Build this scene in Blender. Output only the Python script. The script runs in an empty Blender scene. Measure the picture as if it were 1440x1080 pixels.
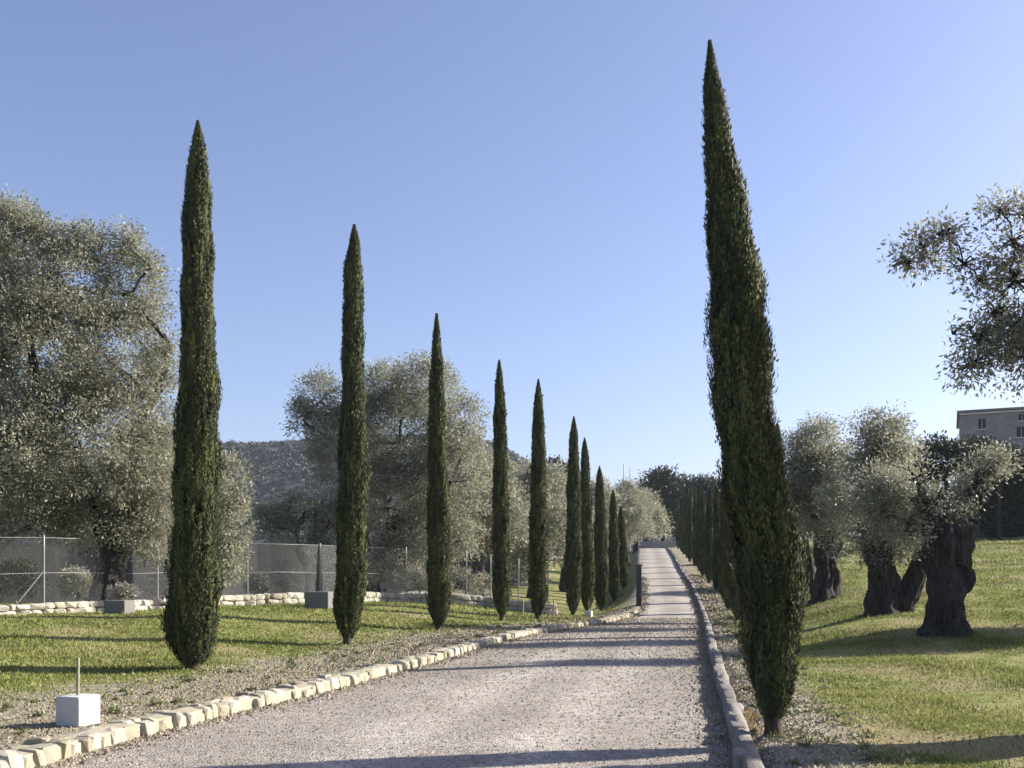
import bpy, bmesh, math
import numpy as np
from mathutils import Vector

S = bpy.context.scene
COL = S.collection
# ------------------------------------------------------------------ camera, sky, sun, exposure
F = 1383.0            # focal length in photo pixels (photo 1440 wide)
CX, HY, EYE = 720.0, 810.0, 1.6
cam_d = bpy.data.cameras.new('camera'); cam = bpy.data.objects.new('camera', cam_d); COL.objects.link(cam)
cam.location = (0, 0, EYE); cam.rotation_euler = (math.radians(90), 0, 0)
cam_d.sensor_width = 36; cam_d.lens = 36*F/1440; cam_d.shift_y = 270/1440
cam_d.clip_end = 6000; cam_d.clip_start = 0.05
S.camera = cam
SUN_EL = math.radians(27); SUN_AZ = math.radians(74)     # azimuth clockwise from +Y (view direction)
W = bpy.data.worlds.new('World'); S.world = W; W.use_nodes = True
wn = W.node_tree.nodes; wl = W.node_tree.links
bg = wn['Background']; sky = wn.new('ShaderNodeTexSky'); sky.sky_type = 'NISHITA'; sky.sun_disc = False
sky.sun_elevation = SUN_EL; sky.sun_rotation = SUN_AZ; sky.altitude = 50; sky.air_density = 1.0; sky.dust_density = 1.5; sky.ozone_density = 4.0
tn = wn.new('ShaderNodeMix'); tn.data_type = 'RGBA'; tn.blend_type = 'MULTIPLY'; tn.inputs[0].default_value = 1; tn.inputs[7].default_value = (1.04, .925, 1.0, 1)
hv = wn.new('ShaderNodeHueSaturation'); hv.inputs['Saturation'].default_value = .93
wl.new(sky.outputs[0], tn.inputs[6]); wl.new(tn.outputs[2], hv.inputs['Color']); wl.new(hv.outputs[0], bg.inputs[0]); bg.inputs[1].default_value = 0.076
sd = bpy.data.lights.new('sun', 'SUN'); so = bpy.data.objects.new('sun', sd); COL.objects.link(so)
sd.energy = 4.7; sd.angle = math.radians(0.6); sd.color = (1.0, 0.93, 0.82)
tosun = Vector((math.sin(SUN_AZ)*math.cos(SUN_EL), math.cos(SUN_AZ)*math.cos(SUN_EL), math.sin(SUN_EL)))
so.rotation_euler = tosun.to_track_quat('Z', 'Y').to_euler()
S.view_settings.view_transform = 'Standard'; S.view_settings.look = 'None'; S.view_settings.gamma = 1
S.view_settings.exposure = 1.45
S.cycles.max_bounces = 6; S.cycles.transparent_max_bounces = 8

# ------------------------------------------------------------------ helpers
def tag(o, label=None, cat=None, group=None, kind=None):
    if label: o['label'] = label
    if cat: o['category'] = cat
    if group: o['group'] = group
    if kind: o['kind'] = kind
    return o

def empty(name, loc, label, cat, group=None):
    o = bpy.data.objects.new(name, None); COL.objects.link(o); o.location = loc; o.empty_display_size = .3
    return tag(o, label, cat, group)

def mesh(name, V, Q, mat, parent=None, origin=(0, 0, 0), tint=None, smooth=False, attrs=None):
    """V (n,3) world coordinates, Q (m,k) faces, made relative to origin."""
    V = np.asarray(V, np.float32) - np.asarray(origin, np.float32); Q = np.asarray(Q, np.int32); k = Q.shape[1]
    me = bpy.data.meshes.new(name)
    me.vertices.add(len(V)); me.vertices.foreach_set('co', V.ravel())
    me.loops.add(Q.size); me.loops.foreach_set('vertex_index', Q.ravel())
    me.polygons.add(len(Q)); me.polygons.foreach_set('loop_start', np.arange(0, Q.size, k, dtype=np.int32))
    me.update(calc_edges=True)
    me.polygons.foreach_set('use_smooth', np.full(len(Q), smooth))
    if tint is not None:
        a = me.attributes.new('tint', 'FLOAT', 'FACE'); a.data.foreach_set('value', np.asarray(tint, np.float32))
    for n, v in (attrs or {}).items():
        a = me.attributes.new(n, 'FLOAT', 'POINT'); a.data.foreach_set('value', np.asarray(v, np.float32))
    me.materials.append(mat)
    o = bpy.data.objects.new(name, me); COL.objects.link(o)
    if parent is not None: o.parent = parent
    else: o.location = origin
    return o

class Acc:
    def __init__(s): s.V = []; s.Q = []; s.T = []; s.n = 0
    def add(s, V, Q, T=None):
        V = np.asarray(V, float); Q = np.asarray(Q, int)
        s.V.append(V); s.Q.append(Q + s.n); s.n += len(V)
        s.T.append(np.full(len(Q), .5) if T is None else np.broadcast_to(T, (len(Q),)))
    def build(s, name, mat, parent=None, origin=(0, 0, 0), smooth=False):
        return mesh(name, np.concatenate(s.V), np.concatenate(s.Q), mat, parent, origin, np.concatenate(s.T), smooth)

def ss(a, b, x):
    t = np.clip((np.asarray(x, float)-a)/(b-a), 0, 1); return t*t*(3-2*t)

def unit(v): return v/np.maximum(np.linalg.norm(v, axis=-1, keepdims=True), 1e-9)

def vnoise(P, seed=0, scale=1.0):
    """cheap smooth 3-D noise in about -1..1: sum of random plane waves"""
    r = np.random.default_rng(seed); out = 0
    for i in range(7):
        k = r.normal(size=3)*scale*(1+.45*i); out = out + np.sin(P @ k + r.uniform(0, 6.28))/(1+.35*i)
    return out/2.6

def tube(acc, P, R, n=10, gn=0., k=5, twist=1.5, seed=0, cap=True, T=.5):
    P = np.asarray(P, float); R = np.asarray(R, float)
    if cap:      # rounded end
        e = unit(P[-1]-P[-2]); P = np.vstack([P, P[-1]+e*R[-1]*.35, P[-1]+e*R[-1]*.5]); R = np.append(R, [R[-1]*.7, R[-1]*.02])
    m = len(P)
    d = unit(np.gradient(P, axis=0)); up = np.array([0, 1, .03]); 
    a = unit(np.cross(np.broadcast_to(up, d.shape), d)); b = np.cross(d, a)
    th = np.linspace(0, 2*np.pi, n, endpoint=False)
    r = np.random.default_rng(seed); ph = r.uniform(0, 6.28, 3)
    s = np.linspace(0, 1, m)[:, None]
    rr = R[:, None]*(1+gn*(.55*np.sin(k*th+twist*s*6+ph[0])+.35*np.sin((k*2+1)*th-twist*4*s+ph[1])+.45*np.sin(2*th+s*9+ph[2])))
    V = P[:, None, :]+rr[..., None]*(a[:, None, :]*np.cos(th)[None, :, None]+b[:, None, :]*np.sin(th)[None, :, None])
    V = V.reshape(-1, 3)
    if gn > 0: V = V + ((vnoise(V*6, seed+3)*.4+vnoise(V*np.array([17, 17, 5.]), seed+4)*.28)*R.max()*gn)[:, None]*unit(V-np.repeat(P, n, 0))
    i = np.arange(m-1)[:, None]*n; j = np.arange(n)[None, :]; j2 = (j+1) % n
    Q = np.stack([i+j, i+j2, i+n+j2, i+n+j], -1).reshape(-1, 4)
    acc.add(V, Q, T)

def resample(P, m):
    P = np.asarray(P, float); t = np.linspace(0, 1, len(P)); u = np.linspace(0, 1, m)
    # Catmull-Rom style smoothing by repeated averaging of a linear resample
    Q = np.stack([np.interp(u, t, P[:, c]) for c in range(P.shape[1])], 1)
    for _ in range(max(1, m//(2*len(P)))):
        Q[1:-1] = .25*Q[:-2]+.5*Q[1:-1]+.25*Q[2:]
    return Q

def leaves(C, D, N, L, Wd):
    Sd = unit(np.cross(D, N)); L = np.asarray(L)[:, None]; Wd = np.asarray(Wd)[:, None]
    v0 = C; v1 = C+D*L*.45+Sd*Wd*.5; v2 = C+D*L; v3 = C+D*L*.45-Sd*Wd*.5
    V = np.stack([v0, v1, v2, v3], 1).reshape(-1, 3); Q = np.arange(len(V)).reshape(-1, 4)
    return V, Q

def rdir(r, n): return unit(r.normal(size=(n, 3)))

def bm_unit(sub):
    bm = bmesh.new(); bmesh.ops.create_icosphere(bm, subdivisions=sub, radius=1)
    V = np.array([v.co[:] for v in bm.verts]); Q = np.array([[v.index for v in f.verts] for f in bm.faces]); bm.free()
    return V, Q
ICO = {k: bm_unit(k) for k in (1, 2, 3)}
TET = (np.array([[1, 0, -.5], [-.5, .87, -.5], [-.5, -.87, -.5], [.1, .1, .8]]), np.array([[0, 1, 3], [1, 2, 3], [2, 0, 3]]))

def stone(acc, c, dims, rot, r, T=None, block=.45, rough=.07, sub=2):
    V, Q = ICO[sub]; p = np.sign(V)*np.abs(V)**block
    p = p*(1+rough*vnoise(V*2.3+r.uniform(-9, 9, 3), int(r.integers(1e6)))[:, None])
    p = p*np.array(dims)/2
    tx = r.uniform(-.08, .08, 2); cz, sz = math.cos(rot), math.sin(rot)
    x = p[:, 0]*cz-p[:, 1]*sz; y = p[:, 0]*sz+p[:, 1]*cz; z = p[:, 2]+p[:, 0]*tx[0]+p[:, 1]*tx[1]
    acc.add(np.stack([x, y, z], 1)+np.array(c), Q, r.uniform(0, 1) if T is None else T)

def bevel_box(name, dims, mat, parent=None, loc=(0, 0, 0), rz=0, bev=.015, seg=2):
    bm = bmesh.new(); bmesh.ops.create_cube(bm, size=1)
    for v in bm.verts: v.co = Vector((v.co.x*dims[0], v.co.y*dims[1], v.co.z*dims[2]))
    bmesh.ops.bevel(bm, geom=bm.edges[:], offset=bev, segments=seg, affect='EDGES', profile=.6)
    me = bpy.data.meshes.new(name); bm.to_mesh(me); bm.free(); me.materials.append(mat)
    o = bpy.data.objects.new(name, me); COL.objects.link(o); o.parent = parent; o.location = loc; o.rotation_euler.z = rz
    return o

# ------------------------------------------------------------------ materials
def newmat(name):
    m = bpy.data.materials.new(name); m.use_nodes = True; nt = m.node_tree
    return m, nt, nt.nodes['Principled BSDF'], nt.nodes['Material Output']

def ramp(nt, stops):
    n = nt.nodes.new('ShaderNodeValToRGB'); e = n.color_ramp.elements
    while len(e) < len(stops): e.new(.5)
    for q, (p, c) in zip(e, stops): q.position = p; q.color = (*c, 1)
    return n

def noise(nt, scale, detail=4, rough=.6, vec=None):
    n = nt.nodes.new('ShaderNodeTexNoise'); n.inputs['Scale'].default_value = scale; n.inputs['Detail'].default_value = detail
    n.inputs['Roughness'].default_value = rough
    if vec is not None: nt.links.new(vec, n.inputs['Vector'])
    return n

def objcoord(nt):
    return nt.nodes.new('ShaderNodeTexCoord').outputs['Object']

def mixrgb(nt, fac, a, b, mode='MIX'):
    n = nt.nodes.new('ShaderNodeMix'); n.data_type = 'RGBA'; n.blend_type = mode
    for sock, v in ((n.inputs[0], fac), (n.inputs[6], a), (n.inputs[7], b)):
        if hasattr(v, 'is_linked'): nt.links.new(v, sock)
        else: sock.default_value = v if not isinstance(v, tuple) else (*v, 1)
    return n.outputs[2]

def math_(nt, op, a, b=0., c=None, clamp=False):
    n = nt.nodes.new('ShaderNodeMath'); n.operation = op; n.use_clamp = clamp
    for i, v in enumerate((a, b) if c is None else (a, b, c)):
        if hasattr(v, 'is_linked'): nt.links.new(v, n.inputs[i])
        else: n.inputs[i].default_value = v
    return n.outputs[0]

def bump(nt, bsdf, h, strength=.5, dist=.02):
    b = nt.nodes.new('ShaderNodeBump'); b.inputs['Strength'].default_value = strength; b.inputs['Distance'].default_value = dist
    nt.links.new(h, b.inputs['Height']); nt.links.new(b.outputs[0], bsdf.inputs['Normal'])

def leafmat(name, stops, transl=.25, rough=.55, spec=.3):
    m, nt, b, out = newmat(name)
    at = nt.nodes.new('ShaderNodeAttribute'); at.attribute_name = 'tint'
    rp = ramp(nt, stops); nt.links.new(at.outputs['Fac'], rp.inputs[0])
    nt.links.new(rp.outputs[0], b.inputs['Base Color']); b.inputs['Roughness'].default_value = rough
    b.inputs['Specular IOR Level'].default_value = spec
    tr = nt.nodes.new('ShaderNodeBsdfTranslucent'); nt.links.new(rp.outputs[0], tr.inputs[0])
    mx = nt.nodes.new('ShaderNodeMixShader'); mx.inputs[0].default_value = transl
    nt.links.new(b.outputs[0], mx.inputs[1]); nt.links.new(tr.outputs[0], mx.inputs[2]); nt.links.new(mx.outputs[0], out.inputs[0])
    return m

M = {}
M['olive'] = leafmat('olive_leaf', [(0, (.11, .113, .07)), (.45, (.28, .28, .20)), (.8, (.41, .405, .315)), (1, (.54, .52, .41))], .42, .5, .35)
M['cypress'] = leafmat('cypress_foliage', [(0, (.010, .014, .008)), (.45, (.044, .056, .023)), (.85, (.125, .138, .042)), (1, (.20, .18, .07))], .12, .6, .2)
M['dark_leaf'] = leafmat('dark_evergreen_leaf', [(0, (.02, .026, .016)), (.6, (.05, .06, .032)), (1, (.10, .11, .06))], .15)
M['hedge'] = leafmat('hedge_leaf', [(0, (.008, .013, .007)), (.7, (.020, .029, .013)), (1, (.040, .052, .022))], .1)
M['pale_leaf'] = leafmat('pale_shrub_leaf', [(0, (.14, .14, .11)), (.6, (.30, .29, .24)), (1, (.46, .45, .38))], .25)
M['wood_far'] = leafmat('hill_tree_leaf', [(0, (.028, .034, .030)), (.6, (.055, .062, .055)), (1, (.10, .105, .09))], .1)
M['grass'] = leafmat('grass_blade', [(0, (.09, .12, .028)), (.5, (.205, .225, .06)), (.8, (.32, .31, .11)), (1, (.48, .42, .25))], .3, .6, .2)
M['weed'] = leafmat('weed_leaf', [(0, (.09, .11, .04)), (.6, (.18, .19, .085)), (.9, (.28, .25, .14)), (1, (.40, .27, .13))], .25)

def barkmat(name, c0, c1, sc=9):
    m, nt, b, out = newmat(name); oc = objcoord(nt)
    mp = nt.nodes.new('ShaderNodeMapping'); mp.inputs['Scale'].default_value = (1, 1, .16); nt.links.new(oc, mp.inputs[0])
    n1 = noise(nt, sc, 6, .7, mp.outputs[0]); n2 = noise(nt, sc*4, 4, .7, mp.outputs[0])
    rp = ramp(nt, [(.36, c0), (.62, c1)]); nt.links.new(math_(nt, 'ADD', math_(nt, 'MULTIPLY', n1.outputs[0], .65), math_(nt, 'MULTIPLY', n2.outputs[0], .35)), rp.inputs[0]); nt.links.new(rp.outputs[0], b.inputs['Base Color'])
    b.inputs['Roughness'].default_value = .95; b.inputs['Specular IOR Level'].default_value = .1
    bump(nt, b, math_(nt, 'ADD', n1.outputs[0], math_(nt, 'MULTIPLY', n2.outputs[0], .4)), .9, .08)
    return m
M['bark'] = barkmat('olive_bark', (.010, .009, .009), (.105, .095, .09), 15)
M['cyp_bark'] = barkmat('cypress_bark', (.05, .04, .03), (.16, .13, .10), 20)
M['weathered'] = barkmat('weathered_wood', (.22, .20, .18), (.42, .39, .35), 20)

def stonemat(name, stops, sc=7, bstr=.6):
    m, nt, b, out = newmat(name); oc = objcoord(nt)
    at = nt.nodes.new('ShaderNodeAttribute'); at.attribute_name = 'tint'
    n1 = noise(nt, sc, 5, .65, oc); n2 = noise(nt, sc*6, 4, .7, oc)
    f = math_(nt, 'ADD', math_(nt, 'MULTIPLY', at.outputs['Fac'], .55), math_(nt, 'MULTIPLY', n1.outputs[0], .45))
    rp = ramp(nt, stops); nt.links.new(f, rp.inputs[0])
    c = mixrgb(nt, ramp2(nt, n2.outputs[0], .58, .72), rp.outputs[0], (.20, .165, .11))
    nt.links.new(c, b.inputs['Base Color']); b.inputs['Roughness'].default_value = .92; b.inputs['Specular IOR Level'].default_value = .15
    bump(nt, b, math_(nt, 'ADD', n1.outputs[0], math_(nt, 'MULTIPLY', n2.outputs[0], .5)), bstr, .03)
    return m

def ramp2(nt, sock, a, b):
    n = nt.nodes.new('ShaderNodeMapRange'); n.interpolation_type = 'SMOOTHSTEP'
    n.inputs['From Min'].default_value = a; n.inputs['From Max'].default_value = b
    nt.links.new(sock, n.inputs['Value']); return n.outputs[0]
M['kerb_stone'] = stonemat('cream_kerb_stone', [(.15, (.25, .22, .15)), (.45, (.33, .30, .225)), (.65, (.37, .34, .27)), (.85, (.42, .39, .32))])
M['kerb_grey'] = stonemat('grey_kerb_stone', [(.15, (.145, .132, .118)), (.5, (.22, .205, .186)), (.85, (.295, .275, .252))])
M['wall_stone'] = stonemat('dry_wall_stone', [(.15, (.25, .22, .16)), (.5, (.39, .36, .295)), (.85, (.48, .45, .38))], 5)
M['pebble'] = stonemat('pebble', [(.1, (.13, .105, .075)), (.5, (.27, .23, .17)), (.9, (.40, .355, .28))], 15, .2)
M['concrete'] = stonemat('white_concrete', [(.2, (.46, .445, .43)), (.8, (.62, .605, .59))], 12, .2)
M['shade_grey_block'] = stonemat('shade_grey_block', [(.2, (.15, .145, .14)), (.8, (.27, .265, .26))], 12, .3)  # pale blocks, base colour darkened to carry the shade on their fronts

def plainmat(name, c, rough=.6, metal=0., nsc=8, var=.18):
    m, nt, b, out = newmat(name); oc = objcoord(nt); n1 = noise(nt, nsc, 5, .65, oc)
    rp = ramp(nt, [(.3, tuple(v*(1-var) for v in c)), (.7, tuple(min(1, v*(1+var)) for v in c))])
    nt.links.new(n1.outputs[0], rp.inputs[0]); nt.links.new(rp.outputs[0], b.inputs['Base Color'])
    b.inputs['Roughness'].default_value = rough; b.inputs['Metallic'].default_value = metal
    bump(nt, b, n1.outputs[0], .15, .01)
    return m
M['galv'] = plainmat('galvanised_steel', (.21, .215, .21), .5, .3)
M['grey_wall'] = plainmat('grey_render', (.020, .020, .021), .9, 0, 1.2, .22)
M['pale_wall'] = plainmat('pale_grey_render', (.20, .195, .19), .9, 0, 1.2, .15)
M['house_wall'] = plainmat('house_stone', (.27, .245, .225), .9, 0, 1.5, .22)
M['trim'] = plainmat('house_trim', (.60, .57, .52), .8)
M['tile'] = plainmat('roof_tile', (.26, .20, .165), .85, 0, 3, .3)
M['glass'] = plainmat('window_glass', (.018, .02, .024), .45, 0, 2, .1)
M['dark_post'] = plainmat('dark_pillar', (.045, .045, .05), .85)
M['stake'] = plainmat('stake_wood', (.22, .21, .14), .8, 0, 30)

# ground
def ground_material():
    m, nt, b, out = newmat('lawn_and_soil'); oc = objcoord(nt)
    at = nt.nodes.new('ShaderNodeAttribute'); at.attribute_name = 'soil'
    big = noise(nt, .35, 4, .6, oc); mid = noise(nt, 2.2, 5, .65, oc); fine = noise(nt, 22, 6, .75, oc)
    g1 = ramp(nt, [(.32, (.095, .12, .035)), (.5, (.19, .205, .065)), (.68, (.30, .275, .12))]); nt.links.new(mid.outputs[0], g1.inputs[0])
    g2 = mixrgb(nt, ramp2(nt, big.outputs[0], .48, .62), g1.outputs[0], (.27, .225, .125))
    gf = ramp(nt, [(.3, (.55, .55, .55)), (.7, (1.35, 1.35, 1.35))]); nt.links.new(fine.outputs[0], gf.inputs[0])
    g3 = mixrgb(nt, .8, g2, gf.outputs[0], 'MULTIPLY')
    vor = nt.nodes.new('ShaderNodeTexVoronoi'); vor.inputs['Scale'].default_value = 26; nt.links.new(oc, vor.inputs['Vector'])
    hs = nt.nodes.new('ShaderNodeSeparateColor'); nt.links.new(vor.outputs['Color'], hs.inputs[0])
    s1 = ramp(nt, [(0, (.12, .10, .068)), (.5, (.25, .222, .165)), (.85, (.34, .305, .24)), (1, (.47, .43, .36))]); nt.links.new(hs.outputs[0], s1.inputs[0])
    s2 = mixrgb(nt, ramp2(nt, fine.outputs[0], .5, .62), s1.outputs[0], (.22, .205, .12))
    wob = math_(nt, 'ADD', at.outputs['Fac'], math_(nt, 'MULTIPLY', math_(nt, 'SUBTRACT', mid.outputs[0], .5), 1.3))
    wob = math_(nt, 'ADD', wob, math_(nt, 'MULTIPLY', math_(nt, 'SUBTRACT', fine.outputs[0], .5), .9))
    fac = ramp2(nt, wob, .38, .62)
    nt.links.new(mixrgb(nt, fac, g3, s2), b.inputs['Base Color']); b.inputs['Roughness'].default_value = .95; b.inputs['Specular IOR Level'].default_value = .1
    bump(nt, b, math_(nt, 'ADD', fine.outputs[0], math_(nt, 'MULTIPLY', vor.outputs[0], .6)), .8, .05)
    return m
M['ground'] = ground_material()

def drive_material():
    m, nt, b, out = newmat('pinkish_gravel'); oc = objcoord(nt)
    vor = nt.nodes.new('ShaderNodeTexVoronoi'); vor.inputs['Scale'].default_value = 42; nt.links.new(oc, vor.inputs['Vector'])
    hs = nt.nodes.new('ShaderNodeSeparateColor'); nt.links.new(vor.outputs['Color'], hs.inputs[0])
    c = ramp(nt, [(0, (.20, .185, .165)), (.35, (.295, .274, .248)), (.75, (.37, .346, .316)), (1, (.50, .47, .435))]); nt.links.new(hs.outputs[0], c.inputs[0])
    big = noise(nt, .5, 5, .65, oc); mid = noise(nt, 5, 5, .7, oc)
    br = ramp(nt, [(.32, (.80, .78, .76)), (.68, (1.12, 1.11, 1.10))]); nt.links.new(big.outputs[0], br.inputs[0])
    br2 = ramp(nt, [(.3, (.84, .84, .84)), (.7, (1.12, 1.12, 1.12))]); nt.links.new(mid.outputs[0], br2.inputs[0])
    c2 = mixrgb(nt, 1., c.outputs[0], br.outputs[0], 'MULTIPLY'); c3 = mixrgb(nt, 1., c2, br2.outputs[0], 'MULTIPLY')
    def attr(n):
        a = nt.nodes.new('ShaderNodeAttribute'); a.attribute_name = n; return a.outputs['Fac']
    # compacted wheel tracks .75 m either side of the middle of the used lane, looser darker stones between and at the edges
    xm = math_(nt, 'MULTIPLY', math_(nt, 'SUBTRACT', attr('across'), .56), attr('width'))
    xm = math_(nt, 'ADD', xm, math_(nt, 'MULTIPLY', math_(nt, 'SUBTRACT', big.outputs[0], .5), .8))
    dist = math_(nt, 'ABSOLUTE', math_(nt, 'SUBTRACT', math_(nt, 'ABSOLUTE', xm), .78))
    tr = math_(nt, 'SUBTRACT', 1., ramp2(nt, dist, .12, .62))
    trc = mixrgb(nt, tr, (.90, .885, .87), (1.13, 1.12, 1.11)); c3 = mixrgb(nt, 1., c3, trc, 'MULTIPLY')
    nt.links.new(c3, b.inputs['Base Color']); b.inputs['Roughness'].default_value = .95; b.inputs['Specular IOR Level'].default_value = .12
    bump(nt, b, math_(nt, 'ADD', math_(nt, 'MULTIPLY', vor.outputs[0], -1.), mid.outputs[0]), .6, .02)
    return m
M['drive'] = drive_material()

def hill_material():
    m, nt, b, out = newmat('wooded_hillside'); oc = objcoord(nt)
    n1 = noise(nt, .06, 6, .7, oc); rp = ramp(nt, [(.3, (.03, .036, .030)), (.55, (.045, .05, .042)), (.75, (.07, .07, .058))])
    nt.links.new(n1.outputs[0], rp.inputs[0]); nt.links.new(rp.outputs[0], b.inputs['Base Color']); b.inputs['Roughness'].default_value = 1
    return m
M['hill'] = hill_material()

# ------------------------------------------------------------------ terrain
XLp = np.array([[-20, -4.7], [0, -4.55], [5, -4.35], [8.4, -4.0], [10.7, -3.5], [12.4, -2.95], [14.1, -2.45], [18, -1.5], [24.6, -.15], [29, 1.35], [33.5, 3.3],
                [38, 4.8], [42, 5.5], [50, 6.6], [58, 7.65], [66, 8.7], [84, 11.05], [105, 13.8], [125, 16.2], [2000, 16.2]])
XRp = np.array([[-20, -2.6], [0, .45], [8.2, 1.9], [17.7, 3.6], [26, 5.15], [35.7, 6.95], [42.5, 8.05], [50, 9.2], [58, 10.3], [66, 11.3], [75, 12.55], [84, 13.85],
                [95, 15.3], [110, 17.3], [125, 19.5], [2000, 19.5]])
ROADZ = np.array([[-50, 0], [33, 0], [36, .03], [39, .14], [42, .32], [46, .58], [60, 1.5], [100, 4.14], [108, 4.6], [116, 4.85], [140, 5.0], [2000, 6]])
LZ = np.array([[-50, .1], [25, .1], [33, .03], [42, -.10], [52, -.22], [60, .1], [110, 3.2], [140, 4.0], [2000, 6]])
_yy = np.arange(-30, 140, .25)
def _smooth(P, w):
    v = np.interp(_yy, P[:, 0], P[:, 1]); k = np.hanning(w); k /= k.sum()
    vp = np.pad(v, w, mode='reflect', reflect_type='odd'); return np.convolve(vp, k, 'same')[w:-w]
_XL, _XR, _RZ, _LZ = _smooth(XLp, 17), _smooth(XRp, 25), _smooth(ROADZ, 17), _smooth(LZ, 25)
def _ev(tab, P, y):
    y = np.asarray(y, float); return np.where(y < 135, np.interp(y, _yy, tab), np.interp(y, P[:, 0], P[:, 1]))
def XL(y): return _ev(_XL, XLp, y)
def XR(y): return _ev(_XR, XRp, y)
def RZ(y): return _ev(_RZ, ROADZ, y)
def und(x, y): return .018*np.sin(1.7*x+.6*y)+.014*np.sin(.8*x-1.9*y+1)+.03*np.sin(.31*x+.23*y+2)
def ground_z(x, y):
    x = np.asarray(x, float); y = np.asarray(y, float)
    xl, xr, rz = XL(y), XR(y), RZ(y)
    dl, dr = xl-x, x-xr
    zl = _ev(_LZ, LZ, y)+.55*ss(1.5, 9, dl)*ss(12, 27, y)
    zl = rz+(zl-rz)*ss(0., .45, dl)*np.where(y > 40, ss(0, 2.2, dl), 1)
    near = rz+.10*ss(0, .3, dr)
    far = .10+.062*np.clip(y-15, 0, 55)+.06*np.clip(x-10, 0, 30)*ss(12, 30, y)
    zr = near+(far-near)*ss(1.2, 4.8, dr)
    z = np.where(dl > 0, zl, np.where(dr > 0, zr, rz-.03))
    w = np.where(dl > 0, ss(.6, 2, dl), np.where(dr > 0, ss(.6, 2, dr), 0))
    return z+w*und(x, y)
def gz(x, y): return float(ground_z(x, y))
def at(px, py, Y): return np.array([(px-CX)/F*Y, Y, EYE-(py-HY)/F*Y])
def hit(px, py):
    Y = np.arange(3, 140, .02); x = (px-CX)/F*Y; z = EYE-(py-HY)/F*Y
    k = np.nonzero(z <= ground_z(x, Y))[0]; i = k[0] if len(k) else len(Y)-1
    return np.array([x[i], Y[i], gz(x[i], Y[i])])

offs = np.concatenate([np.arange(0, 1, .15), np.arange(1, 26, .3), np.arange(26, 60, 1.5), np.geomspace(60, 1400, 16)])
rows = np.concatenate([np.arange(-14, 56, .3), np.arange(56, 132, 1.), np.geomspace(132, 2200, 26)])
nl = len(offs)
R_ = rows[:, None]
xs = np.concatenate([XL(R_)-offs[::-1][None, :], XL(R_)+(XR(R_)-XL(R_))*np.linspace(.02, .98, 7)[None, :], XR(R_)+offs[None, :]], 1)
ys = np.broadcast_to(R_, xs.shape)
zs = ground_z(xs, ys)
zs[:, nl-1] = RZ(rows)-.004; zs[:, nl+7] = RZ(rows)-.004
dl = XL(ys)-xs; dr = xs-XR(ys)
# bare soil and pebbles: verge beside the drive, dry ground under the olives beyond the wall
soilL = np.where(dl > 0, 1-ss(1.2, 3.4, dl*np.interp(ys, [0, 10, 20, 30, 40, 52], [.52, .6, .85, 1.0, 1.3, 5.])), 0)
soilL = np.maximum(soilL, np.where((dl > 9) & (ys > 41), .75, 0))
soilR = np.where(dr > 0, 1-ss(.5, 1.7, dr), 0)
mid_ = ((dl <= 0) & (dr <= 0))*1.
soil = np.maximum(np.maximum(soilL, soilR), mid_)
def grid_faces(nr, nc):
    i = np.arange(nr-1)[:, None]*nc; j = np.arange(nc-1)[None, :]
    return np.stack([i+j, i+j+1, i+nc+j+1, i+nc+j], -1).reshape(-1, 4)
g = mesh('ground', np.stack([xs, ys, zs], -1).reshape(-1, 3), grid_faces(*xs.shape), M['ground'], smooth=True, attrs={'soil': soil.ravel()})
tag(g, 'olive grove ground of patchy lawn and pale stony soil', 'ground', kind='structure')
rr = rows[rows < 121]; fr = np.linspace(0, 1, 13)
rx = XL(rr)[:, None]+(XR(rr)-XL(rr))[:, None]*fr[None, :]; ry = np.broadcast_to(rr[:, None], rx.shape)
rz = RZ(ry)+.006*np.sin(fr*np.pi)[None, :]*4
ff = np.broadcast_to(fr[None, :], rx.shape)
d = mesh('driveway', np.stack([rx, ry, rz], -1).reshape(-1, 3), grid_faces(*rx.shape), M['drive'], smooth=True, attrs={'across': ff.ravel(), 'width': (np.broadcast_to((XR(rr)-XL(rr))[:, None], rx.shape)).ravel()})
tag(d, 'long pale pinkish gravel driveway climbing between the cypress rows', 'driveway', kind='structure')

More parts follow.
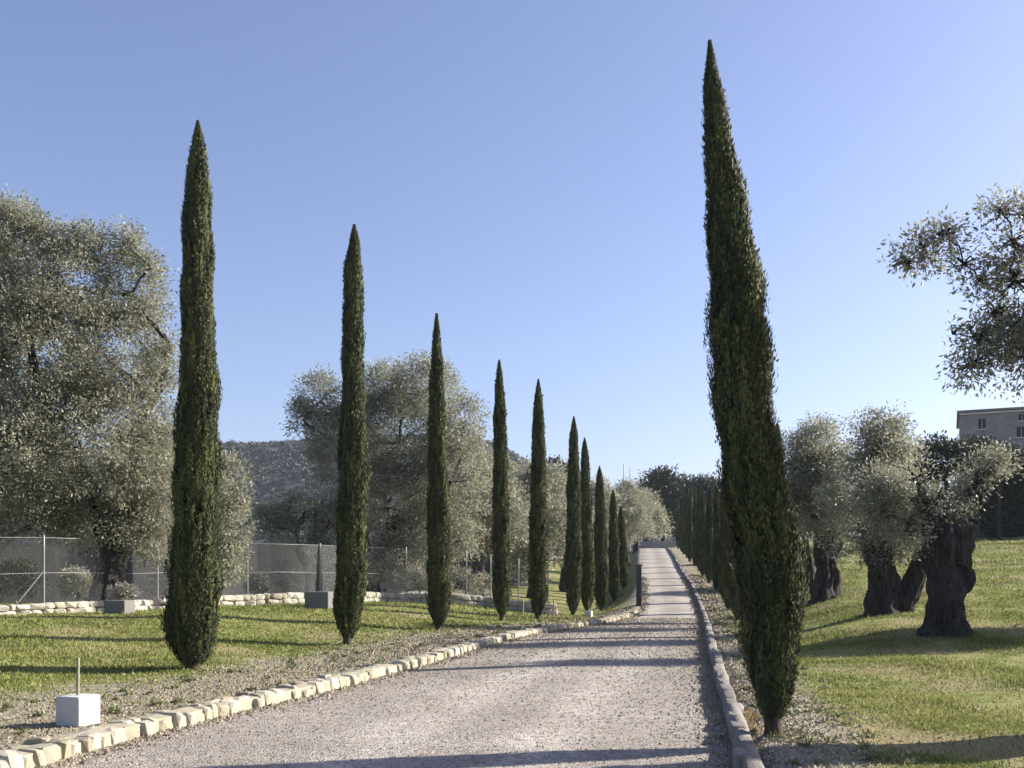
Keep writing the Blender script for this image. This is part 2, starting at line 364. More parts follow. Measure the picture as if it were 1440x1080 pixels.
# hills far behind on the left
def hill():
    r = np.random.default_rng(4)
    px = np.linspace(-700, 1250, 120); cre = np.interp(px, [-700, -100, 325, 400, 470, 600, 680, 705, 745, 790, 900, 1250], [560, 640, 632, 627, 622, 618, 627, 634, 660, 690, 740, 790])
    ycr = 520.
    tt = np.linspace(0, 1, 40)
    V = []
    for j, t in enumerate(tt):
        Y = 330+t*(ycr-330) if t <= .8 else 330+.8*(ycr-330)+(t-.8)*900
        hh = np.sin(min(t/.8, 1)*np.pi/2)**1.2 if t <= .8 else np.cos((t-.8)/.2*np.pi/2)
        zc = EYE+(HY-cre)/F*(330+.8*(ycr-330))
        x = (px-CX)/F*(330+.8*(ycr-330))
        z = -2+(zc+2)*hh
        P = np.stack([x, np.full_like(x, Y), z], 1); P[:, 2] += 2.0*vnoise(P*.05, 5)*hh*(1-.7*(abs(t-.8) < .1))
        V.append(P)
    V = np.array(V); o = mesh('hills', V.reshape(-1, 3), grid_faces(40, 120), M['hill'], smooth=True)
    tag(o, 'low wooded blue grey hill far behind the olives on the left', 'hill', kind='structure')
    # woodland on it
    m = 12000; u = r.uniform(0, 38.9, m); v = r.uniform(25, 118.9, m); i = u.astype(int); k = v.astype(int); fu = (u-i)[:, None]; fv = (v-k)[:, None]
    C = (V[i, k]*(1-fu)+V[i+1, k]*fu)*(1-fv)+(V[i, k+1]*(1-fu)+V[i+1, k+1]*fu)*fv
    C = C[(u < 33)]; n = 36; rad = r.uniform(.9, 2.1, len(C))
    CC = np.repeat(C, n, 0); rd = np.repeat(rad, n)[:, None]; dd = rdir(r, len(CC)); dd[:, 2] = np.abs(dd[:, 2])
    P = CC+dd*rd*np.array([1, 1, 1.1])*r.uniform(.6, 1, (len(CC), 1))
    Vv, Q = leaves(P, rdir(r, len(P)), dd, np.full(len(P), 1.0), np.full(len(P), .62))
    ti = np.clip(np.repeat(r.uniform(0, .8, len(C)), n)+r.uniform(-.15, .25, len(P)), 0, 1)
    tag(mesh('woodland', Vv, Q, M['wood_far'], tint=ti), 'dense scrub woodland covering the distant hillside', 'woodland', kind='stuff')
hill()

# ------------------------------------------------------------------ cypresses
STD = np.array([[0, .16], [.012, .30], [.03, .55], [.07, .80], [.13, .96], [.22, 1], [.35, .95], [.5, .86], [.65, .76], [.8, .62], [.9, .44], [.96, .24], [1, .03]])
def cypress_mesh(H, prof, center, seed, n_pl, n_sp, L=.10, name='crown'):
    """prof(t)->radius, center(t)->(x,y) offset. local coords, base at 0. Returns crown verts/quads/tint, trunk tube"""
    r = np.random.default_rng(seed); A = Acc()
    # dense inner body
    m, n = 60, 22; t = np.linspace(.015, .985, m); th = np.linspace(0, 2*np.pi, n, endpoint=False)
    rad = prof(t)[:, None]*.60*(1+.10*np.sin(3*th+5*t[:, None]*4+seed)+.08*np.sin(7*th-9*t[:, None]*3))
    c = center(t)
    V = np.stack([c[:, 0:1]+rad*np.cos(th), c[:, 1:2]+rad*np.sin(th), np.broadcast_to((t*H)[:, None], rad.shape)], -1).reshape(-1, 3)
    V = V+(vnoise(V*9, seed)*.05*prof(t).max())[:, None]*rdir(r, len(V))
    i = np.arange(m-1)[:, None]*n; j = np.arange(n)[None, :]; j2 = (j+1) % n
    A.add(V, np.stack([i+j, i+j2, i+n+j2, i+n+j], -1).reshape(-1, 4), .12)
    # rising plumes
    tb = np.where(r.uniform(0, 1, n_pl) < .07, r.uniform(0, .05, n_pl), r.uniform(0, .985, n_pl)); w = prof(np.clip(tb, 0, 1)); keep = r.uniform(0, 1, n_pl) < (.45+.55*w/w.max()); tb = tb[keep]
    k = len(tb); a = r.uniform(0, 2*np.pi, k); pl = r.uniform(.35, 1.0, k)*min(1., H/7)
    pl = np.minimum(pl, (1.005-tb)*H)
    s = r.uniform(0, 1, (k, n_sp))**.8
    tz = np.clip(tb[:, None]+s*pl[:, None]/H, 0, 1)
    bulge = r.normal(.775, .07, k)[:, None]; stray = (r.uniform(0, 1, k) < .10)[:, None]*r.uniform(.05, .30, (k, 1))*(1-.55*tb[:, None])
    lump = 1+.06*np.sin(2*a[:, None]+tz*17+seed)+.055*np.sin(3*a[:, None]-tz*31+2*seed)+.05*np.sin(a[:, None]+tz*53+seed)
    rr_ = prof(tz)*lump*(bulge*(.74+.27*np.sin(np.pi*np.minimum(s*1.25, 1)*.62)) + stray*s)
    wd = (.05+.05*prof(tz)/prof(np.array([.25])))*(1.15-s)
    ang = a[:, None]+r.normal(0, 1, s.shape)*wd/np.maximum(prof(tz), .04)*.55
    c = center(tz.ravel()); ang = ang.ravel(); rf = rr_.ravel()+r.normal(0, .012, s.size)*np.clip(rr_.ravel()/.14, .1, 1)
    P = np.stack([c[:, 0]+rf*np.cos(ang), c[:, 1]+rf*np.sin(ang), tz.ravel()*H], 1)
    out = np.stack([np.cos(ang), np.sin(ang), np.zeros_like(ang)], 1)
    D = unit(out*r.uniform(.0, .42, (len(P), 1))+np.array([0, 0, 1.])+r.normal(0, .2, (len(P), 3)))
    N = unit(out+r.normal(0, .30, P.shape))
    Ls = L*r.uniform(.6, 1.5, len(P))*(.45+.55*np.clip(rf/.14, 0, 1)); Vv, Q = leaves(P, D, N, Ls, Ls*r.uniform(.28, .5, len(P)))
    ti = np.clip(np.repeat(r.uniform(.12, .72, k), n_sp)+r.normal(0, .10, len(P))+.18*(s.ravel()-.5), 0, 1)
    A.add(Vv, Q, ti)
    return A

def std_prof(hw): return lambda t: hw*np.interp(t, STD[:, 0], STD[:, 1])
def trunk_for(H, hw, center, seed):
    T = Acc(); t = np.linspace(0, .1, 8); c = center(t); P = np.column_stack([c, t*H-.12*(t == 0)])
    tube(T, P, np.linspace(1.15, .8, 8)*max(.055, hw*.24), 12, .12, 4, 1, seed); return T

def cypress(base, H, prof, center, hw, seed, n_pl, n_sp, L, label, group):
    root = empty('cypress_tree', base, label, 'cypress', group)
    A = cypress_mesh(H, prof, center, seed, n_pl, n_sp, L)
    A.build('crown', M['cypress'], root); trunk_for(H, hw, center, seed).build('trunk', M['cyp_bark'], root, smooth=True)
    return root

def traced(rows_, base, seed, n_pl, n_sp, L, label, group, depth=1.0):
    """rows_: (y, xl, xr) outline in photo pixels, top first; the tree stands at base with that real outline"""
    R = np.array(rows_, float); Y = base[1]; k = Y/F
    yb = HY-(base[2]-EYE)*F/Y; xb = CX+base[0]*F/Y; yt = R[0, 0]; H = (yb-yt)*k
    t = (yb-R[:, 0])/(yb-yt); o = np.argsort(t); t = t[o]; hw = (R[o, 2]-R[o, 1])/2*k; cxs = ((R[o, 2]+R[o, 1])/2-xb)*k
    prof = lambda q: np.interp(q, t, hw)
    center = lambda q: np.column_stack([np.interp(q, t, cxs), 0*np.asarray(q)])
    return cypress(base, H, prof, center, hw.max(), seed, n_pl, n_sp, L, label, group)

GL = 'cypresses in a row along the left verge'; GR = 'cypresses in the dense row along the right kerb'
traced([(60, 997, 999), (90, 994, 1006), (130, 989, 1016), (200, 990, 1030), (300, 992, 1054), (400, 995, 1073), (500, 998, 1087), (600, 1002, 1090), (650, 1008, 1102),
        (700, 1014, 1118), (770, 1026, 1129), (850, 1035, 1131), (900, 1041, 1128), (950, 1051, 1120), (1000, 1065, 1109), (1022, 1076, 1100), (1040, 1081, 1095)],
       hit(1087, 1036), 11, 3400, 92, .038, 'large cypress leaning left over the right kerb, nearest and widest of all', GR)
traced([(172, 277, 279), (195, 271, 286), (230, 265, 292), (300, 257, 298), (400, 253, 302), (500, 252, 305), (600, 247, 309), (700, 240, 311), (800, 235, 311), (870, 232, 308),
        (910, 234, 303), (930, 244, 298), (942, 258, 284)], hit(270, 941), 12, 3000, 74, .050, 'first and tallest cypress of the left row, nearest the white concrete block', GL)
traced([(318, 497, 499), (340, 491, 505), (380, 484, 510), (450, 481, 512), (550, 479, 514), (650, 476, 518), (750, 471, 519), (850, 469, 514), (885, 473, 505), (900, 481, 496), (908, 486, 492)],
       hit(489, 906), 13, 2500, 62, .061, 'second cypress of the left row, standing before the big round olive', GL)
traced([(443, 613, 615), (470, 609, 619), (520, 605, 623), (600, 602, 627), (700, 600, 632), (800, 600, 635), (860, 602, 634), (880, 609, 625), (887, 613, 620)],
       hit(616, 886), 14, 2000, 52, .072, 'third cypress of the left row, with a lit yellow green right side', GL)
cy = [((702, 508), (706, 877), 13.5, 'fourth cypress of the left row, left one of a close slim pair'),
      ((757, 535), (757, 874), 14.5, 'fifth cypress of the left row, right one of a close slim pair'),
      ((807, 587), (806, 868), 12.5, 'sixth cypress of the left row, first past the pair of slim ones'),
      ((822, 617), (826, 867), 11.5, 'seventh cypress of the left row, behind the small far concrete block'),
      ((843, 657), (846, 866), 11, 'eighth cypress of the left row, just right of the small far block'),
      ((862, 690), (864, 863), 8.5, 'ninth cypress of the left row, short one near the dark pillar'),
      ((873, 712), (877, 860), 8, 'tenth and last cypress of the left row, lowest beside the dark pillar')]
Ys = [32.5, 35.5, 41, 45, 50, 55, 61]
for q, ((tx, ty), (bx, by), hp, lab) in enumerate(cy):
    Y = Ys[q]; x = (bx-CX)/F*Y; base = np.array([x, Y, gz(x, Y)]); k = Y/F; H = EYE+(HY-ty)*k-base[2]; hw = hp*k
    dx = (tx-bx)*k
    cypress(base, H, std_prof(hw), (lambda dx: lambda t: np.column_stack([dx*np.asarray(t), 0*np.asarray(t)]))(dx), hw, 20+q, 1400, 40, .088, lab, GL)

# right row: three prototypes copied along the kerb
ordn = ['first', 'second', 'third', 'fourth', 'fifth', 'sixth', 'seventh', 'eighth', 'ninth', 'tenth', 'eleventh', 'twelfth', 'thirteenth', 'fourteenth', 'fifteenth', 'sixteenth']
rowY = [18.5, 26, 33, 38.5, 43.5, 48.5, 54, 59.5, 65, 71, 77, 83.5, 90, 97, 104]
rowH = [4.3, 4.6, 4.9, 5.1, 5.2, 5.1, 5.3, 5.2, 5.6, 5.2, 5.5, 6.2, 5.6, 5.3, 5.0]
protos = []
def kid_copy(p, loc, label):
    c = p.copy(); COL.objects.link(c); c.location = loc; c['label'] = label
    for ch in p.children:
        e = ch.copy(); COL.objects.link(e); e.parent = c
    return c
r0 = np.random.default_rng(77)
for q, (Y, H) in enumerate(zip(rowY, rowH)):
    x = float(XR(Y))+1.15+r0.uniform(-.1, .1); base = (x, Y, gz(x, Y))
    lab = f'{ordn[q]} cypress of the dark row along the right kerb, counted after the leaning one'
    if q < 3:
        p = cypress(base, 5.2, std_prof(.25), lambda t: np.column_stack([.05*np.sin(np.asarray(t)*4), 0*np.asarray(t)]), .4, 40+q, 1500, 40, .08, lab, GR); protos.append(p); c = p
    else: c = kid_copy(protos[q % 3], base, lab)
    s = H/5.2; c.scale = (r0.uniform(.9, 1.12), r0.uniform(.9, 1.1), s); c.rotation_euler.z = r0.uniform(0, 6.28)

# ------------------------------------------------------------------ olives and other trees
def crown_leaves(A, lobes, n_cl, n_lf, rc, L, seed, droop=.1, gap=-.35, shell=(.5, 1.0), twig=None, aspect=.38, low=-.75):
    r = np.random.default_rng(seed); lob = np.array(lobes, float)
    w = (lob[:, 3]*lob[:, 4]+lob[:, 3]*lob[:, 5]+lob[:, 4]*lob[:, 5]); w /= w.sum()
    q = r.choice(len(lob), n_cl, p=w); dd = rdir(r, n_cl*1); 
    flip = dd[:, 2] < low; dd[flip, 2] *= -1
    f = shell[0]+(shell[1]-shell[0])*r.uniform(0, 1, n_cl)**.55+np.abs(r.normal(0, .10, n_cl))
    C = lob[q, :3]+dd*lob[q, 3:6]*f[:, None]
    keep = vnoise(C*(1.1/rc)*.42, seed+1) > gap
    C = C[keep]; dd = dd[keep]; k = len(C)
    cl_t = r.uniform(.12, .62, k); rcl = rc*r.uniform(.6, 1.35, k)
    CC = np.repeat(C, n_lf, 0); out = np.repeat(dd, n_lf, 0); n = len(CC)
    g_ = np.clip(r.normal(0, .5, (n, 3)), -.85, .85)*np.repeat(rcl, n_lf)[:, None]*np.array([1, 1, .8])
    P = CC+g_
    D = unit(unit(g_+1e-6)*.7+out*.5+r.normal(0, .6, (n, 3))+np.array([0, 0, -droop]))
    N = unit(out*.5+r.normal(0, .7, (n, 3))+np.array([0, 0, .4]))
    Ls = L*r.uniform(.6, 1.4, n); V, Q = leaves(P, D, N, Ls, Ls*aspect*r.uniform(.7, 1.3, n))
    ti = np.clip(np.repeat(cl_t, n_lf)+r.normal(0, .11, n)+.06, 0, 1)
    A.add(V, Q, ti)
    return C

def limbs(T, starts, targets, r0, r1, seed, n=7, sag=.15):
    r = np.random.default_rng(seed)
    for s, e in zip(starts, targets):
        s = np.asarray(s, float); e = np.asarray(e, float); mid = (s+e)/2+r.normal(0, .10, 3)*np.linalg.norm(e-s)+np.array([0, 0, sag*np.linalg.norm(e-s)*.5])
        P = resample([s, (s+mid)/2+r.normal(0, .04, 3), mid, e], 10); tube(T, P, np.linspace(r0, r1, 10), n, .12, 3, 1, int(r.integers(1e5)))

def olive(name, base, lobes, trunks, label, cat, group, seed, n_cl, n_lf, rc, L, leaf='olive', gap=-.35, limb_r=.12, n_twig=40, **kw):
    """lobes: (x,y,z,rx,ry,rz) world; trunks: list of (points, radii) world"""
    base = np.asarray(base, float); root = empty(name, tuple(base), label, cat, group)
    A = Acc(); C = crown_leaves(A, lobes, n_cl, n_lf, rc, L, seed, gap=gap, **kw)
    T = Acc(); tips = []
    for q, (P, R) in enumerate(trunks):
        P = np.asarray(P, float); Pr = resample(np.column_stack([P, R]), 44); tube(T, Pr[:, :3], Pr[:, 3], 48, .32, 4, .5, seed+q); tips.append(Pr[-2, :3])
    tips = np.array(tips); lc = np.array(lobes)[:, :3]
    done = [t for t in tips]; depth = [0]*len(done); left_ = list(range(len(lc)))
    while left_:       # grow limbs outwards, each from the nearest point already reached
        dm = np.array([[np.linalg.norm(lc[i]-q)*(1+.12*depth[j]) for j, q in enumerate(done)] for i in left_]); a_, j_ = np.unravel_index(dm.argmin(), dm.shape); i = left_.pop(a_)
        f_ = .72**depth[j_]; limbs(T, [done[j_]], [lc[i]], limb_r*f_, limb_r*f_*.6, seed+9+i); done.append(lc[i]); depth.append(depth[j_]+1)
    r = np.random.default_rng(seed+5); sel = C[r.choice(len(C), min(n_twig, len(C)), replace=False)]
    st = [lc[np.argmin(np.linalg.norm(lc-c, axis=1))] for c in sel]
    limbs(T, st, sel, limb_r*.25, limb_r*.06, seed+10, 4, .05)
    A.build('crown', M[leaf], root, tuple(base)); T.build('trunk', M['bark'], root, tuple(base), smooth=True)
    return root

def pxl(lst, Y, seed, ydepth=.85):
    r = np.random.default_rng(seed); k = Y/F; out = []
    for (px, py, a, b) in lst:
        dy = r.uniform(-.5, .5)*a*k*1.2; p = at(px, py, Y); out.append((p[0], Y+dy, p[2], a*k, a*k*ydepth, b*k))
    return out
GO = 'old olive trees on the right lawn'; GLO = 'olive trees beyond the stone wall'

# big olive at the far left
Y = 28.5; b = at(155, 843, Y); b[2] = gz(b[0], Y)
lob = pxl([(10, 395, 72, 92), (-60, 430, 90, 120), (110, 412, 58, 72), (172, 408, 44, 62), (60, 520, 105, 115), (168, 520, 66, 78), (212, 560, 34, 82), (120, 635, 115, 105), (198, 680, 48, 92),
           (30, 670, 105, 85), (-60, 600, 100, 150), (150, 735, 66, 48), (55, 735, 60, 30), (205, 755, 30, 45), (20, 308, 30, 20), (72, 345, 20, 25), (125, 345, 26, 22), (180, 348, 18, 24), (214, 378, 14, 18), (206, 444, 16, 8), (236, 480, 12, 22)], Y, 1)
olive('olive_tree', b, lob, [([b+(0, 0, -.2), b+(-.05, 0, .6), b+(.1, 0, 1.6), b+(-.6, .2, 3.2), b+(-1.4, .2, 5)], [.48, .34, .28, .24, .18]),
                             ([b+(0, 0, .9), b+(.2, .1, 2), b+(.6, .2, 4.)], [.25, .2, .14])],
      'huge silvery olive filling the left edge beyond the fence', 'olive tree', GLO, 101, 4200, 76, .40, .095, gap=-.7, limb_r=.16, n_twig=120)
# big round olive behind the second and third cypress
Y = 46; b = at(528, 834, Y); b[2] = gz(b[0], Y)
lob = pxl([(452, 568, 33, 40), (428, 592, 18, 26), (545, 545, 42, 36), (598, 560, 48, 48), (648, 604, 36, 44), (560, 620, 86, 76), (500, 650, 56, 66), (636, 680, 50, 66), (545, 715, 66, 56),
           (612, 745, 62, 56), (470, 620, 36, 46), (570, 790, 50, 34)], Y, 2)
olive('olive_tree', b, lob, [([b+(0, 0, -.2), b+(.02, 0, .8), b+(.1, 0, 2.0), b+(.9, 0, 4)], [.42, .33, .28, .2]), ([b+(0, 0, 1.2), b+(-.4, 0, 2.6), b+(-.9, 0, 4.4)], [.28, .2, .14])],
      'large round olive between the second and third cypress of the left row', 'olive tree', GLO, 102, 2700, 56, .46, .125, gap=-.7, limb_r=.16, n_twig=80)
# low flat olive in front of the hill
Y = 44; b = at(440, 836, Y); b[2] = gz(b[0], Y)
lob = pxl([(385, 738, 32, 26), (430, 722, 34, 26), (462, 735, 24, 32), (415, 750, 42, 18), (455, 775, 20, 28)], Y, 3)
olive('olive_tree', b, lob, [([b+(0, 0, -.2), b+(0, 0, .7), b+(-.15, 0, 1.5), b+(-.7, 0, 2.4)], [.34, .28, .22, .14]), ([b+(0, 0, .8), b+(.2, 0, 2), b+(.3, 0, 2.8)], [.24, .17, .1])],
      'low spreading olive with dark underside in front of the hill', 'olive tree', GLO, 103, 420, 40, .34, .13, gap=-.5, limb_r=.1, n_twig=30)
# olive behind the first cypress
Y = 34; b = at(300, 846, Y); b[2] = gz(b[0], Y)
lob = pxl([(300, 690, 42, 50), (318, 740, 34, 50), (275, 740, 40, 60), (325, 790, 24, 38), (285, 800, 36, 32)], Y, 4)
olive('olive_tree', b, lob, [([b+(0, 0, -.2), b+(.03, 0, .8), b+(.1, 0, 1.8)], [.3, .22, .16])],
      'grey leafy olive half hidden behind the first cypress', 'olive tree', GLO, 104, 520, 44, .32, .125, gap=-.6, limb_r=.1, n_twig=30)
# olives behind the rest of the left row
Y = 50; b = at(670, 836, Y); b[2] = gz(b[0], Y)
lob = pxl([(680, 690, 38, 42), (655, 740, 36, 36), (705, 725, 40, 46), (675, 765, 40, 24)], Y, 5)
p1 = olive('olive_tree', b, lob, [([b+(0, 0, -.2), b+(.05, 0, .9), b+(.2, 0, 2.4)], [.36, .28, .18])],
           'silvery olive behind the fourth cypress with a dark underside', 'olive tree', GLO, 105, 560, 40, .42, .16, gap=-.5, limb_r=.13, n_twig=40)
Y = 56; b = at(750, 840, Y); b[2] = gz(b[0], Y)
lob = pxl([(735, 690, 32, 34), (765, 700, 36, 42), (745, 745, 42, 44), (775, 770, 34, 40), (735, 790, 30, 34)], Y, 6)
p2 = olive('olive_tree', b, lob, [([b+(0, 0, -.2), b+(.05, 0, .9), b+(.2, 0, 2.4)], [.36, .28, .18])],
           'pale olive seen between the fifth and sixth cypress of the left row', 'olive tree', GLO, 106, 600, 38, .46, .18, gap=-.55, limb_r=.13, n_twig=40)
for (p, px, Y, sc, rot, lab) in [(p1, 795, 64, 1.05, 1.2, 'olive rising behind the sixth cypress of the left row'), (p2, 838, 72, 1.0, 2.5, 'olive rising behind the seventh and eighth cypress of the left row'),
                                 (p1, 880, 84, 1.05, 3.7, 'pale olive just left of the dark pillar, past the last left cypress'), (p2, 894, 104, .85, .6, 'olive at the left of the far end of the driveway'),
                                 (p2, 700, 66, 1.15, 4.4, 'far olive in the gap between the fourth and fifth cypress')]:
    x = (px-CX)/F*Y; c = kid_copy(p, (x, Y, gz(x, Y)), lab); c.scale = (sc,)*3; c.rotation_euler.z = rot

# right lawn olives
b = hit(1163, 842); Y = b[1]
lob = pxl([(1122, 652, 32, 32), (1162, 640, 42, 40), (1138, 700, 46, 48), (1178, 690, 38, 52), (1160, 742, 42, 22), (1118, 700, 26, 40)], Y, 7)
olive('olive_tree', b, lob, [([b+(.0, 0, -.25), b+(0, 0, .15), b+(.04, 0, .7), b+(-.08, 0, 1.5), b+(-.2, 0, 2.3)], [.66, .36, .26, .26, .18]), ([b+(.05, 0, 1.2), b+(.3, 0, 2.0), b+(.5, 0, 3)], [.25, .2, .12])],
      'dark crowned olive with upright trunk, left one on the right lawn', 'olive tree', GO, 111, 1200, 56, .30, .085, gap=-.25, shell=(.0, 1.3), limb_r=.12, n_twig=60)
b = hit(1250, 862); Y = b[1]; k = Y/F
lob = pxl([(1226, 632, 40, 40), (1262, 628, 26, 34), (1215, 690, 46, 48), (1264, 690, 40, 58), (1212, 748, 34, 30), (1262, 745, 36, 36), (1245, 775, 26, 22)], Y, 8)
olive('olive_tree', b, lob, [([b+(-.05, 0, -.25), b+(-.05, 0, .1), b+(-.12, 0, .6), b+(-.2, 0, 1.2), b+(-.3, 0, 1.55), b+(-.1, 0, 2.4)], [.60, .42, .30, .29, .30, .14]),
                             ([b+(.25, .1, -.2), b+(.40, .1, .3), b+(.75, .1, .95), b+(1.12, .1, 1.7), b+(1.2, .1, 2.4)], [.30, .27, .25, .25, .16]),
                             ([b+(-.2, -.05, .8), b+(-.36, -.08, 1.1), b+(-.38, -.08, 1.35), b+(-.3, -.05, 1.6)], [.14, .20, .18, .08])],
      'middle olive with a squat forked V trunk and pale drooping crown', 'olive tree', GO, 112, 1400, 46, .27, .078, gap=-.15, shell=(.0, 1.35), limb_r=.11, n_twig=70)
b = hit(1330, 893); Y = b[1]
lob = pxl([(1290, 702, 40, 40), (1328, 684, 44, 34), (1376, 664, 34, 22), (1256, 722, 30, 34), (1352, 700, 26, 20), (1384, 708, 16, 28), (1302, 668, 30, 24), (1408, 648, 16, 14), (1268, 752, 26, 26), (1240, 715, 22, 26), (1376, 735, 13, 16), (1330, 655, 26, 14), (1280, 675, 30, 26), (1250, 690, 24, 30), (1285, 735, 24, 20), (1325, 706, 26, 18), (1352, 722, 18, 12)], Y, 9)
olive('olive_tree', b, lob, [([b+(-.02, 0, -.25), b+(0, 0, .08), b+(0, 0, .5), b+(.06, 0, 1.1), b+(.05, 0, 1.7), b+(.0, 0, 2.3)], [.54, .39, .32, .35, .37, .26]),
                             ([b+(.1, .0, 1.4), b+(.22, .05, 2.1), b+(.5, .05, 2.7), b+(.72, 0, 3.15)], [.28, .2, .13, .07]),
                             ([b+(.14, -.05, .75), b+(.34, -.08, .98), b+(.38, -.08, 1.2), b+(.2, -.05, 1.55)], [.10, .17, .15, .08]),
                             ([b+(-.1, 0, 1.5), b+(-.25, 0, 2.2), b+(-.5, 0, 2.7)], [.26, .18, .1])],
      'nearest olive with massive straight gnarled trunk and sparse silvery crown', 'olive tree', GO, 113, 1500, 32, .25, .066, gap=-.08, shell=(.0, 1.4), limb_r=.09, n_twig=110)
b = np.array([0, 34., 0]); b[0] = (1137-CX)/F*34; b[2] = gz(b[0], 34)
lob = pxl([(1122, 740, 22, 26), (1142, 730, 20, 26)], 34, 10)
olive('olive_tree', b, lob, [([b+(0, 0, -.2), b+(.03, 0, .8), b+(-.1, 0, 1.8)], [.24, .17, .1])],
      'slim olive trunk behind the leaning cypress, in front of the right row', 'olive tree', GO, 114, 130, 40, .3, .11, gap=-.5, limb_r=.07, n_twig=20)
# off-frame olive whose branches reach in at the right edge
Y = 9.5; bx = 8.5; b = np.array([bx, Y+.3, gz(bx, Y+.3)])
lob = pxl([(1415, 345, 44, 50), (1298, 352, 40, 28), (1275, 368, 18, 14), (1325, 335, 26, 22), (1350, 375, 26, 20), (1385, 390, 30, 30), (1370, 475, 26, 30), (1420, 400, 40, 40), (1442, 455, 40, 40), (1440, 300, 30, 26), (1405, 300, 22, 24), (1398, 440, 58, 56), (1366, 512, 40, 32), (1445, 500, 58, 52), (1530, 420, 100, 120), (1630, 370, 110, 110), (1480, 330, 60, 50), (1340, 470, 16, 18)], Y, 11, .7)
olive('olive_tree', b, lob, [([b+(0, 0, -.25), b+(0, 0, .2), b+(-.1, 0, 1.2), b+(-.5, 0, 2.4), b+(-1.2, 0, 3.4)], [.6, .45, .4, .3, .2]), ([b+(-.1, 0, 1.4), b+(.4, 0, 2.6), b+(.6, 0, 3.8)], [.3, .22, .14])],
      'near olive whose leafy branches reach into the sky at the right edge', 'olive tree', GO, 115, 2900, 13, .14, .050, gap=-.16, limb_r=.04, n_twig=600, aspect=.36, low=-1, shell=(.15, 1.1))
# further olive right of the frame, whose shade lies across the lawn
bx, by = 14.5, 21.2; b = np.array([bx, by, gz(bx, by)])
lob = [(bx, by, b[2]+3.2, 2.4, 1.6, 1.2), (bx-.9, by+.2, b[2]+2.8, 1.1, 1, .8), (bx+.9, by, b[2]+2.8, 1.2, 1, .9)]
olive('olive_tree', b, lob, [([b+(0, 0, -.2), b+(0, 0, .6), b+(.1, 0, 1.6), b+(.1, 0, 2.6)], [.6, .45, .4, .25])],
      'olive outside the right edge casting the long shade on the lawn', 'olive tree', GO, 116, 1100, 60, .33, .13, gap=-1.2, shell=(.2, 1), limb_r=.12, n_twig=20)

# dark trees: by the house, and at the end of the drive
def bushy(name, px, Y, lst, seed, leaf, label, cat, n_cl, n_lf, rc, L, group=None, tr=.25, gap=-.6):
    x = (px-CX)/F*Y; b = np.array([x, Y, gz(x, Y)]); lob = pxl(lst, Y, seed); top = min(l[2]-.3*l[5] for l in lob)
    olive(name, b, lob, [([b+(0, 0, -.3), b+(0, 0, (top-b[2])*.5), np.array([x, Y, max(top, b[2]+.4)])], [tr*1.3, tr, tr*.7])], label, cat, group, seed, n_cl, n_lf, rc, L, leaf=leaf, gap=gap, limb_r=tr*.5, n_twig=10)
bushy('evergreen_tree', 1315, 52, [(1310, 648, 28, 30), (1345, 655, 34, 28), (1290, 668, 20, 24), (1375, 645, 22, 22)], 121, 'dark_leaf', 'dark bushy evergreen below the left corner of the house', 'tree', 300, 44, .5, .2)
bushy('evergreen_tree', 1405, 56, [(1392, 640, 20, 12), (1412, 646, 18, 12)], 122, 'dark_leaf', 'small dark evergreen against the front of the house', 'tree', 140, 40, .4, .2, tr=.09)
bushy('evergreen_tree', 932, 132, [(932, 690, 28, 26), (918, 712, 24, 26), (948, 716, 28, 30), (934, 738, 30, 18)], 123, 'dark_leaf', 'broad dark evergreen closing the far end of the driveway', 'tree', 420, 40, 1.1, .45)
bushy('evergreen_tree', 986, 138, [(975, 692, 26, 18), (1000, 696, 26, 20), (988, 720, 34, 30)], 124, 'dark_leaf', 'dark evergreen behind the tops of the right cypress row', 'tree', 360, 40, 1.1, .45)
bushy('olive_tree', 908, 120, [(905, 715, 22, 22), (916, 735, 20, 20), (895, 738, 20, 22)], 125, 'olive', 'pale olive before the dark evergreen at the driveway end', 'olive tree', 260, 40, .9, .36, GLO)
bushy('evergreen_tree', 786, 150, [(780, 672, 18, 20), (795, 690, 20, 30)], 126, 'dark_leaf', 'distant dark treetop left of the sixth cypress', 'tree', 200, 36, 1.1, .5)
# pale shrubs behind the fence
for q, (px, Y, lst, lab) in enumerate([(400, 42.5, [(396, 812, 15, 22), (412, 820, 14, 16)], 'pale grey shrub behind the fence under the low spreading olive'),
                                       (364, 41.5, [(362, 822, 12, 14), (372, 828, 10, 10)], 'smaller pale shrub left of the other pale shrub by the fence'),
                                       (590, 44, [(585, 815, 30, 14), (610, 822, 22, 12)], 'low scrubby pale shrub under the large round olive')]):
    bushy('shrub', px, Y, lst, 130+q, 'pale_leaf', lab, 'shrub', 90, 34, .22, .10, 'pale shrubs behind the wall', .05)
for q, (px, Y, lst, leaf_, lab) in enumerate([(28, 31.5, [(20, 815, 26, 26), (45, 825, 18, 16)], 'dark_leaf', 'dark shrub behind the fence at the left edge under the huge olive'),
        (110, 30.5, [(105, 822, 18, 18), (122, 828, 12, 12)], 'olive', 'small olive shrub behind the fence just left of the huge olive trunk'),
        (255, 34, [(250, 815, 22, 26), (232, 826, 14, 14)], 'dark_leaf', 'dark shrub behind the fence beside the first cypress'),
        (485, 45, [(480, 815, 26, 22), (505, 822, 18, 16)], 'dark_leaf', 'dark shrub behind the fence beside the second cypress'),
        (655, 47, [(650, 818, 24, 20), (680, 824, 18, 16)], 'olive', 'grey green shrub behind the fence beside the third cypress')]):
    bushy('shrub', px, Y, lst, 140+q, leaf_, lab, 'shrub', 120, 36, .24, .10, 'undergrowth shrubs behind the fence', .05)
